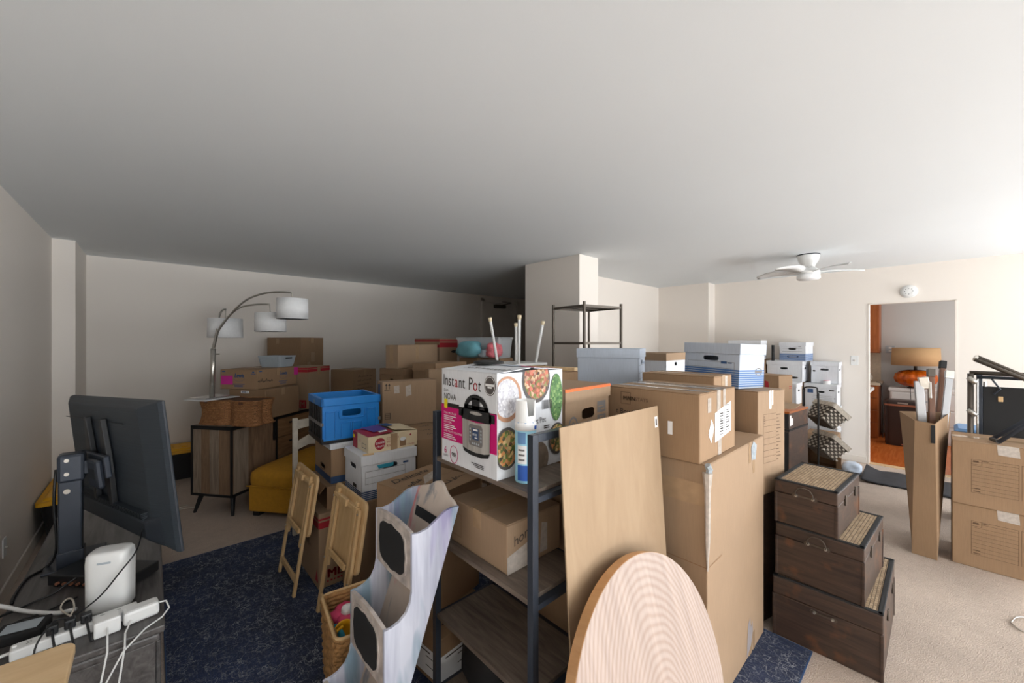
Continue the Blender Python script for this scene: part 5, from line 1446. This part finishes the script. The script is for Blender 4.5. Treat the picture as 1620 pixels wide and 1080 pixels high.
trunk('storage_chest', 'smallest dark wooden trunk with a woven top and ring handle, topmost of three', (2.405, .32), -4, .265, .45, .5845, .809, .3, True, 'three stacked trunks')

# ------------------------------------------------------------ far right cluster of file boxes
def wbox(label, N, a, b, z0, z1, holes='SF', yaw=0, lid=.05, mat='wcard'):
    return filebox('file_box', label, N, yaw, a, b, z0, z1, mat, None, holes, lid, hv=.66, hole_size=(.042, .013))
GRP = 'white file boxes by the right wall'
WX, WY = 6.255, .842
wbox('white file box on the floor at the bottom of the right-hand white stack', (WX, WY), .335, .32, 0, .155, '')
wbox('white file box second from the floor in the right-hand white stack', (WX+.005, WY), .335, .32, .1555, .425)
k = wbox('white file box in the middle of the right-hand white stack', (WX, WY-.005), .335, .32, .4255, .70)
k = wbox('white file box with printed lines under the tape rolls', (WX-.005, WY), .335, .325, .7005, .989)
d = k.deco('S', M['greyink'], 'printed_lines', .0008, -.006)
for i in range(5): d.rect(.08, .05+i*.022, .2, .0025)
d.done()
d = k.deco('S', M['blueink'], 'blue_print', .0008, -.006); d.rect(.03, .17, .06, .05); d.done()
d = k.deco('S', M['ink'], 'black_print', .001, -.006); d.rect(.25, .205, .05, .015); d.rect(.3, .11, .01, .01).done()
k = wbox('white file box at the top of the right-hand white stack beside the wall', (6.335, .835), .29, .25, .9895, 1.268)
d = k.deco('S', M['ink'], 'print', .0008, -.006); d.rect(.02, .15, .025, .02).done()
for i, (x, y, rr, lab) in enumerate(((6.30, 1.02, .022, 'small red-rimmed white tape roll on the printed white file box, the left one'), )):
    pass
def roll(label, loc, rr, rl):
    t = thing('tape_roll', label, 'tape roll', loc)
    MB().lathe([(rr*.7, 0), (rr, 0), (rr, rl), (rr*.7, rl), (rr*.7, 0)], 28).build('roll', M['white'], t)
    MB().lathe([(rr*1.01, .004), (rr*1.01, rl-.004)], 28).build('tape_band', M['white'], t)
    MB().lathe([(rr*.69, -.0), (rr*.69, rl)], 28).build('core', M['redink'], t)
    MB().lathe([(rr*.72, rl+.0006), (rr*.98, rl+.0006), (rr*.98, rl+.0002), (rr*.72, rl+.0002)], 28).build('red_face', M['toypink'], t)
k = wbox('white file box on its own under the two topmost ones, left of the wall stack', (6.15, 1.175), .40, .40, 1.0, 1.272)
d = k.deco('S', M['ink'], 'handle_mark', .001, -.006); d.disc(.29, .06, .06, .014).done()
carton('cardboard_box', 'tall brown carton under the white file boxes by the right wall', (6.15, 1.19), 0, .37, .4, 0, .9995, 'card3', 'x', tape=False)
k = wbox('white file box with a blue band at the very top by the right wall', (6.19, 1.145), .30, .33, 1.2725, 1.52, 'S', -4)
blueprint(k, 'SF', .08)
d = k.deco('S', M['greyink'], 'printed_form', .0006, -.006); d.rect(.03, .165, .22, .003); d.rect(.03, .125, .22, .003); d.rect(.21, .185, .03, .006).done()
d = k.deco('S', M['ink'], 'handle_mark', .001, -.006); d.ring(.15, .06, .065, .016, .007).done()
carton('cardboard_box', 'tall brown carton behind the topmost white file boxes', (5.95, 1.585), 0, .4, .5, 0, 1.287, 'card3', 'x', tape=False)
k = wbox('white file box at the top left of the far stack, left of the blue-banded one', (5.943, 1.585), .40, .27, 1.2875, 1.548, 'FS')
tag(MB().box(-.03, .03, -.012, .012, 0, .21).build('black_binder', M['softblack'], None, bevel=.003), 'black binder standing between the two topmost white file boxes', 'binder')
bpy.data.objects['black_binder'].location = (6.16, 1.50, 1.2728)
k = carton('cardboard_box', 'tall carton with a red sticker in front of the white file boxes', (5.07, 1.18), -15, .30, .27, 0, 1.152, 'card', 'x', tape=False)
d = k.deco('S', M['redink'], 'red_sticker'); d.poly([(.16, .99), (.2, .985), (.19, 1.08), (.15, 1.09)]).done()
d = k.deco('F', M['redink'], 'red_print'); d.rect(.2, 1.02, .06, .008); d.rect(.2, 1.0, .06, .006).done()
carton('cardboard_box', 'carton under the single white file box behind the dark cabinets', (5.70, 1.15), 0, .3, .3, 0, .759, 'card3', 'x', tape=False)
k = wbox('single white file box behind the dark cabinets, left of the printed one', (5.695, 1.146), .3, .31, .7595, 1.02, 'FS')
# dark cabinets
def cabinet(label, N, yaw, a, b, z0, z1, top, door):
    k = Box('dark_cabinet', label, N, yaw, a, b, z0, z1, 'cabinet', 'dark cabinets'); r = k.root; h = k.h
    MB().box(-b/2+.004, b/2-.004, -a/2+.004, a/2-.004, 0, h-.018).build('body', M['darkwood'], r, bevel=.002)
    MB().box(-b/2, b/2, -a/2, a/2, h-.018, h).build('top', M[top], r, bevel=.002)
    for u0, u1 in ((-a/2+.008, a/2-.008),):
        q = MB().box(-b/2, -b/2+.006, u0, u1, .01, h-.026).build('door', M['softblack'], r, bevel=.002)
        MB().tube([(-b/2-.012, a/2-.05, h*.55), (-b/2-.012, a/2-.05, h*.85)], .005).build('handle', M['copper'], q)
    return k
cabinet('black cabinet on the floor under the one with a white sticker', (4.40, .94), -6, .36, .51, 0, .70, 'softblack', 1)
k = cabinet('smaller dark cabinet with a white sticker and reddish top on the other', (4.40, .94), -6, .36, .51, .7005, .868, 'cherry', 0)
d = k.deco('F', M['white'], 'white_sticker', .0008, -.004); d.poly([(.02, .03), (.10, .035), (.10, .10), (.055, .10), (.055, .13), (.02, .13)]).done()
cs = tag(MB().box(-.24, .24, -.17, .17, 0, .008).build('cardboard_sheet', M['card2'], None, bevel=.001), 'loose cardboard sheet lying on the smaller dark cabinet', 'cardboard sheet')
cs.location = (4.72, 1.12, .8685); cs.rotation_euler = (.035, -.03, .05)

# wicker bins hung tilted on a metal stand
t = thing('bin_stand', 'black metal stand holding two tilted grey woven bins by the dark cabinets', 'stand', (5.39, .955, 0), -.74)
mb = MB()
for y in (-.11, .11): mb.tube([(0, y, .012), (0, y, .97)], .009)
MB().tube([(0, -.11, .0), (0, -.11, .97)], .009).build('pole', M['black'], t)
MB().tube([(0, .11, .0), (0, .11, .97)], .009).build('pole', M['black'], t)
MB().tube(smooth([(0, .11, .96), (.0, .11, .99), (.015, .08, 1.015), (.05, .0, 1.02), (.06, -.02, 1.0), (.06, -.02, .90)]), .007).build('hook', M['black'], t, smooth=True)
MB().bar((0, -.13, .006), (0, .13, .006), .012).bar((-.02, -.11, .006), (.26, -.11, .006), .012).bar((-.02, .11, .006), (.26, .11, .006), .012).build('foot', M['black'], t)
for i, zz in enumerate((.60, .26)):
    bn = MB(); n = 4
    bn.loft([rrect3(.085, .12, .02, 0), rrect3(.115, .14, .02, .20), rrect3(.109, .134, .02, .20), rrect3(.079, .114, .02, .006)])
    o = bn.build('woven_bin', M['weavegap'], t)
    o.location = (.105, 0, zz+.03); o.rotation_euler = (0, .72, 0)
    MB().loft([rrect3(.112, .139, .02, .165), rrect3(.122, .147, .02, .165), rrect3(.124, .149, .02, .215), rrect3(.112, .137, .02, .215)], False, False).build('rim_band', M['strand'], o)
    mb = MB()
    for zq in range(6):
        for q in range(8):
            if (q+zq) % 2: continue
            y = -.105+.03*q; f = .086+.03*(zq+.5)/6
            mb.box(-f-.003, -f+.004, y-.012, y+.012, .012+zq*.026, .03+zq*.026)
        for q in range(7):
            if (q+zq) % 2: continue
            x = -.09+.03*q; f = .121+.02*(zq+.5)/6
            for s_ in (-1, 1): mb.box(x-.012, x+.012, s_*f-.003, s_*f+.003, .012+zq*.026, .03+zq*.026)
    w_ = mb.build('weave_strands', M['strand'], o); w_['kind'] = 'stuff'
# open carton, bag and mat
k = Box('open_carton', 'open brown carton lying on its side beside the two grey woven bins', (5.90, .80), 0, .3, .30, 0.001, .42)
r = k.root; h = k.h
MB().box(-.15, .15, -.15, .15, 0, .004).box(-.15, .15, -.15, .15, h-.004, h).box(.146, .15, -.15, .15, .004, h-.004).box(-.15, .146, -.15, -.146, .004, h-.004).box(-.15, .146, .146, .15, .004, h-.004).build('shell', M['card'], r)
MB().bar((-.15, 0, h-.002), (-.20, 0, h-.06), .29, .003).build('flap', M['card2'], r)
MB().bar((-.15, -.148, h/2), (-.19, -.20, h/2), h-.02, .003, (1, 0, 0)).build('flap', M['card2'], r)
tag(lump('plastic_bag', M['plasticbag'], None, (5.94, .665, .072), (.10, .085, .07), 51), 'crumpled pale plastic bag on the floor by the open carton', 'bag')
roll('red and white tape roll lying on the printed white file box', (6.293, .95, .9895), .036, .045)
vs, fs = [], []; nx, ny = 14, 30
for j in range(ny+1):
    for i in range(nx+1):
        s_ = i/nx; q = j/ny
        x = 5.70+.52*s_+.03*math.sin(q*4); y = -.12+.69*q
        z = .004+.012*(1+math.sin(q*9+s_*2))*(.3+.7*s_)+.075*max(0, (q-.8)/.2)**1.3*(.3+.7*s_)
        vs.append((x, y, z))
for j in range(ny):
    for i in range(nx): q = j*(nx+1)+i; fs.append((q, q+1, q+nx+2, q+nx+1))
mt_ = MB().add(vs, fs).build('floor_mat', M['mat'], None, smooth=True)
so = mt_.modifiers.new('thickness', 'SOLIDIFY'); so.thickness = .012; so.offset = 1
tag(mt_, 'wavy black mat lying on the carpet in front of the kitchen doorway', 'mat')

# ------------------------------------------------------------ moving boxes and the open box of furniture legs
GM = 'moving boxes by the right edge'
for i, (z0, z1, nx_, lb) in enumerate(((.001, .42, 4.095, 'moving carton with a printed form standing on the carpet, the lower one at the right'), (.4205, .85, 4.085, 'moving carton with a printed form, upper one at the right edge, under the steel legs'))):
    k = carton('moving_carton', lb, (nx_, -.62), 0, .55, .40, z0, z1, 'card', 'y', tape=False)
    h = k.h
    d = k.deco('S', M['palei'], 'printed_form')
    d.frame(.085, .09, .20, .225, .002)
    for j in range(8): d.rect(.085, .115+j*.026, .20, .0016)
    d.rect(.085, .28, .045, .002); d.rect(.13, .28, .002, .035); d.rect(.093, .295, .025, .012); d.rect(.295, .09, .002, .225); d.rect(.095, .098, .03, .006); d.rect(.095, .118, .03, .005); d.rect(.13, .305, .03, .004)
    d.rect(.295, .313, .2, .002); d.rect(.31, .1, .002, .2)
    for j in range(16): d.rect(.318, .10+j*.0125, .06+.03*((j*5) % 4)/3, .006)
    d.done()
    d = k.deco('S', M['ctape'], 'tape_patch', .0012); d.poly([(.20, h-.065), (.29, h-.07), (.285, h-.001), (.195, h-.001)]); (d.rect(.31, h-.05, .045, .05) if i else None); d.done()
    d = k.deco('T', M['tape'], 'tape'); d.rect(.16, 0, .08, k.a).done()
# the flared open box
t = thing('open_tall_box', 'tall narrow open carton holding furniture legs, beside the stacked moving cartons', 'box', (4.16, .06, .001))
B0 = [(-.125, -.06), (.12, -.065), (.12, .06), (-.11, .066)]
T0 = [(-.155, -.05, .955), (.44, -.13, .975), (.22, .145, .975), (-.14, .05, .965)]
B0 = [(p[0], p[1], 0) for p in B0]
def q4(a, b, c, d_, th=.004):
    a, b, c, d_ = map(Vector, (a, b, c, d_)); n = (b-a).cross(d_-a).normalized()*th
    return [a, b, c, d_, a+n, b+n, c+n, d_+n], [(3,2,1,0), (4,5,6,7), (0,1,5,4), (1,2,6,5), (2,3,7,6), (3,0,4,7)]
for i in range(4):
    j = (i+1) % 4
    MB().add(*q4(B0[j], B0[i], T0[i], T0[j])).build('side', M['card'], t)
MB().add(*q4(*B0)).build('bottom', M['cardin'], t)
MB().box(-.156, -.152, -.05, -.03, .82, .945).build('black_tape', M['black'], t)
MB().add([(-.0, -.0545-.02, .72), (.14, -.083, .73), (.16, -.089, .77), (.02, -.0655, .76)], [(0,1,2,3)]).build('faded_print', M['palei'], t)
def stick(name, label, p, q, w, h, mat, cap=None):
    c = thing(name, label, 'furniture leg', p); d_ = Vector(q)-Vector(p)
    MB().bar((0,0,0), d_, w, h, (1,.3,0)).build('shaft', M[mat], c, bevel=.003)
    if cap: MB().bar(d_-d_.normalized()*.05, d_+d_.normalized()*.012, w*1.25, h*1.25, (1,.3,0)).build('end_cap', M[cap], c, bevel=.003)
    return c
g_ = stick('steel_bracket', 'grey steel furniture leg with a bracket, leftmost in the open tall carton', (4.255, .03, .008), (4.345, .098, 1.225), .05, .03, 'legsteel')
MB().bar((.088, .066, 1.20), (.10, .012, 1.21), .03, .09, (0,0,1)).bar((.10, .01, 1.215), (.095, .006, 1.09), .018, .03).build('bracket', M['steel'], g_, bevel=.004)
stick('wooden_bar', 'brown wooden furniture leg with a metal end in the open tall carton', (4.22, .015, .008), (4.545, .035, 1.30), .035, .03, 'legwood', 'bronze')
stick('wooden_bar', 'tallest brown wooden furniture leg, behind the silver bar in the open tall carton', (4.24, .055, .008), (4.70, -.03, 1.36), .03, .03, 'legwood', 'softblack')
stick('silver_bar', 'flat silver bar standing at the right in the open tall carton', (4.235, .035, .008), (4.585, -.065, 1.29), .04, .02, 'legsteel', 'steel')
# folded table behind the moving cartons
t = thing('folded_table', 'folded black table with steel tube legs behind the moving cartons', 'folding table', (4.72, -.62, 0))
MB().box(-.012, .012, -.42, .385, .22, 1.185).build('tabletop', M['softblack'], t, bevel=.004)
MB().box(-.022, .016, .385, .415, .0, 1.275).build('edge_post', M['bmetal'], t, bevel=.003)
MB().tube([(-.02, .445, 0), (-.02, .445, 1.28)], .017).build('leg', M['bronze'], t, smooth=True)
MB().tube([(-.03, .41, .0), (-.03, .41, 1.24)], .006).tube([(-.0, .372, .0), (-.0, .372, 1.22)], .009).build('steel_edge', M['steel'], t)
MB().tube([(0, .45, 1.285), (0, -.42, 1.285)], .017).build('cross_tube', M['bronze'], t, smooth=True)
MB().tube([(-.02, .41, 1.255), (-.02, -.42, 1.255)], .012).build('cross_tube', M['bmetal'], t, smooth=True)
for z in (1.23, .98, .72): MB().tube([(-.04, .455, z+.02), (-.06, .42, z-.02)], .018, 12).build('sleeve', M['steel'], t, smooth=True)
MB().box(-.014, -.012, -.13, -.05, 1.06, 1.09).build('paper_label', M['white'], t)
MB().lathe([(.02, 0), (.0, .002)], 16, (0, 0, 0)).build('round_sticker', M['slab'], t).location = (-.0135, -.04, 1.1)
bpy.data.objects['round_sticker'].rotation_euler = (0, -PI/2, 0)
MB().box(-.018, -.012, .285, .31, 1.075, 1.115).build('wooden_tag', M['pine'], t, bevel=.004)
MB().tube([(-.02, .34, 1.245), (-.03, .30, 1.17), (-.02, .33, 1.13)], .006).build('latch', M['bmetal'], t)
MB().tube([(-.165, .43, 1.395), (-.13, .18, 1.25), (-.06, -.35, .97)], .014).build('folding_leg', M['bronze'], t, smooth=True)
MB().tube([(-.04, .415, 1.413), (-.015, .18, 1.27), (-.04, -.35, 1.0)], .014).build('folding_leg', M['bronze'], t, smooth=True)
MB().tube([(-.165, .43, 1.395), (-.04, .415, 1.413)], .012).build('leg_tie', M['steel'], t)
MB().tube([(-.60, .345, .866), (-.50, .1, 1.13), (-.35, -.35, 1.45)], .013).tube([(-.52, .37, .866), (-.42, .1, 1.13), (-.27, -.35, 1.45)], .013).build('diagonal_leg', M['bmetal'], t, smooth=True)
MB().tube([(-.60, .345, .868), (-.52, .37, .868)], .014).build('leg_foot', M['black'], t)
tote('blue_tote', 'pale blue storage bin just showing behind the moving cartons', (5.02, -.42), 0, .30, .34, .80, None) if False else None
k = Box('blue_bin', 'pale blue storage bin just showing behind the moving cartons', (4.98, -.42), 0, .32, .34, .001, .80, 'bin')
MB().loft([rrect3(.14, .13, .02, 0), rrect3(.16, .15, .02, .74)]).build('body', M['blue2'], k.root)
MB().loft([rrect3(.17, .16, .02, .74), rrect3(.17, .16, .02, .78), rrect3(.15, .14, .02, .799)]).build('lid', M['blue2'], k.root)
hg = tag(MB().tube(smooth([(0, .04, 0), (-.06, .0, 0), (.02, -.12, .004), (.08, -.2, .0)]), .0035, 6).tube(smooth([(0, .04, 0), (.1, .0, .004), (.15, -.12, .0)]), .0035, 6).build('wire_hanger', M['steel'], None, smooth=True), 'bent wire hanger lying on the carpet at the right edge', 'hanger')
hg.location = (3.43, -.31, .006)

# ------------------------------------------------------------ kitchen
def kcab(name, label, x0, x1, y0, y1, z0, z1, rows, cat='cabinet'):
    t = thing(name, label, cat, ((x0+x1)/2, (y0+y1)/2, z0)); hx, hy, h = (x1-x0)/2, (y1-y0)/2, z1-z0
    MB().box(-hx+.02, hx, -hy, hy, 0, h).build('carcass', M['cherry'], t, bevel=.002)
    n = len(rows); ys = [-hy+2*hy*i/2 for i in range(3)]
    zz = 0
    for fr_ in rows:
        z2 = zz+h*fr_
        for i in range(2):
            nm = 'door' if fr_ > .5 else 'drawer'
            q = MB().box(-hx+.002, -hx+.02, ys[i]+.006, ys[i+1]-.006, zz+.006, z2-.006).build(nm, M['cherry'], t, bevel=.003)
            y0_, y1_ = ys[i]+.05, ys[i+1]-.05
            if fr_ > .5:
                MB().box(-hx-.004, -hx+.003, y0_, y1_, zz+.06, z2-.06).build('raised_panel', M['cherry'], q, bevel=.004)
            MB().tube([(-hx-.016, (y0_+y1_)/2, (zz+z2)/2), (-hx+.003, (y0_+y1_)/2, (zz+z2)/2)], .008).build('knob', M['bronze'], q)
        zz = z2
    return t
kcab('upper_cabinet', 'cherry wood wall cabinet in the kitchen, seen through the doorway', 8.64, 8.98, .635, 1.28, 1.345, 2.25, (1.0,))
kcab('base_cabinet', 'cherry wood base cabinet with drawers in the kitchen', 8.40, 8.98, .635, 1.28, .005, .835, (.3, .23, .23, .24))
ct = tag(MB().box(8.39, 9.0, .61, 1.29, .8355, .872).build('countertop', M['counter'], None, bevel=.004), 'beige countertop on the cherry base cabinet at the kitchen back wall', 'countertop')
bs = tag(MB().box(8.983, 8.997, .64, 1.29, .8725, 1.344).build('backsplash', M['counter']), 'beige backsplash between the cherry cabinets', 'backsplash')
t = thing('glass_jug', 'clear rounded jug on the kitchen countertop', 'jug', (8.62, .80, .8725))
MB().lathe([(.06, 0), (.085, .04), (.09, .09), (.07, .14), (.03, .17), (.028, .2), (.026, .2), (.026, .17), (.065, .135), (.083, .09), (.078, .04), (.0, .006)], 24).build('jug_body', M['jug'], t, smooth=True)
MB().tube(smooth([(.03, 0, .185), (.075, 0, .18), (.09, 0, .14), (.075, 0, .12)]), .006).build('handle', M['jug'], t, smooth=True)
t = thing('near_counter', 'pale worktop end just inside the kitchen doorway', 'counter', (7.1, .92, .005))
MB().prism(rrect(.3, .33, .05), .855, .893).build('worktop', M['wplastic'], t, bevel=.006)
MB().box(-.25, .29, -.28, .32, 0, .855).build('cabinet', M['cherry'], t)
cable('kitchen_cord', 'black cord hanging from the kitchen counter', [(8.55, .66, .885), (8.45, .60, .86), (8.40, .585, .7), (8.42, .58, .4), (8.45, .58, .02)], .005, M['black'])
t = thing('outlet_plate', 'grey outlet plate on the kitchen wall left of the pumpkin lamp', 'outlet', (9.0, .53, 1.34))
MB().box(-.006, 0, -.055, .055, 0, .12).build('plate', M['gplastic'], t, bevel=.002)
MB().box(-.008, -.006, -.018, .018, .02, .05).box(-.008, -.006, -.018, .018, .07, .1).build('sockets', M['wplastic'], t)
t = thing('white_chest', 'low white chest under the pumpkin lamp in the kitchen', 'chest', (8.77, .15, .005))
MB().box(-.2, .22, -.36, .36, 0, .75).build('body', M['wplastic'], t, bevel=.004)
MB().box(-.215, .225, -.375, .375, .75, .80).build('top', M['wplastic'], t, bevel=.006)
for i in range(3): 
    q = MB().box(-.212, -.2, -.34, .34, .03+i*.24, .25+i*.24).build('drawer', M['wplastic'], t, bevel=.003)
    MB().box(-.225, -.212, -.05, .05, .13+i*.24, .145+i*.24).build('handle', M['gplastic'], q)
t = thing('pumpkin_lamp', 'amber glass pumpkin-shaped table lamp with tan drum shade', 'lamp', (8.72, .23, .8055))
MB().lathe([(.09, 0), (.1, .012), (.06, .02)], 24).build('foot', M['bronze'], t, smooth=True)
MB().lathe([(.06, .018), (.16, .04), (.225, .09), (.245, .15), (.23, .215), (.17, .265), (.09, .285), (.03, .28)], 96, fn=lambda a: 1-.07*abs(math.cos(a*5))**5).build('glass_body', M['pumpkin'], t, smooth=True)
MB().tube([(0, 0, .27), (0, 0, .42)], .02, 12).build('neck', M['bronze'], t, smooth=True)
sd = MB().lathe([(.275, .355), (.265, .625), (.26, .625), (.27, .355), (.275, .355)], 40).build('shade', M['lampshade'], t, smooth=True)
mb = MB()
for q in range(3): mb.tube([(0, 0, .42), (.265*math.cos(q*2.09), .265*math.sin(q*2.09), .60)], .003, 5)
mb.build('spider', M['bronze'], sd)
cable('lamp_cord', 'dark lamp cord hanging down the white chest', [(8.56, .27, .812), (8.54, .28, .80), (8.535, .275, .6), (8.54, .28, .2), (8.54, .29, .02)], .004, M['black'])
t = thing('trash_can', 'dark brown kitchen bin with a curved copper-rimmed lid', 'trash can', (8.17, .335, .005))
rings = []
for z, k_ in ((0, .93), (.04, .95), (.58, 1.0)): rings.append([(p[0]*k_, p[1]*k_, z) for p in rrect(.15, .205, .06, 6)])
MB().loft(rings).build('body', M['brownplastic'], t, smooth=False)
MB().loft([[(p[0]*1.01, p[1]*1.01, .58) for p in rrect(.15, .205, .06, 6)], [(p[0]*1.02, p[1]*1.02, .605) for p in rrect(.15, .205, .06, 6)]]).build('copper_rim', M['copper'], t)
MB().loft([[(p[0]*1.03, p[1]*1.03, .606) for p in rrect(.15, .205, .06, 6)], [(p[0]*1.0, p[1]*1.0, .64) for p in rrect(.15, .205, .06, 6)], [(p[0]*.8, p[1]*.8, .66) for p in rrect(.15, .205, .06, 6)]]).build('lid', M['brownplastic'], t)
MB().box(-.158, -.148, -.05, .06, .615, .635).build('lid_handle', M['steel'], t, bevel=.002)
MB().box(-.17, -.13, -.07, .02, .02, .035).build('pedal', M['copper'], t, bevel=.003)
# lamp cord by the sideboard leg
cable('loose_cable', 'pale cord curled on the carpet by the sideboard leg', [(.30, 4.62, .006), (.20, 4.66, .006), (.10, 4.72, .006), (.06, 4.78, .006), (.16, 4.79, .006), (.25, 4.73, .006), (.2, 4.70, .01), (.1, 4.66, .006)], .0035, M['apricot'])
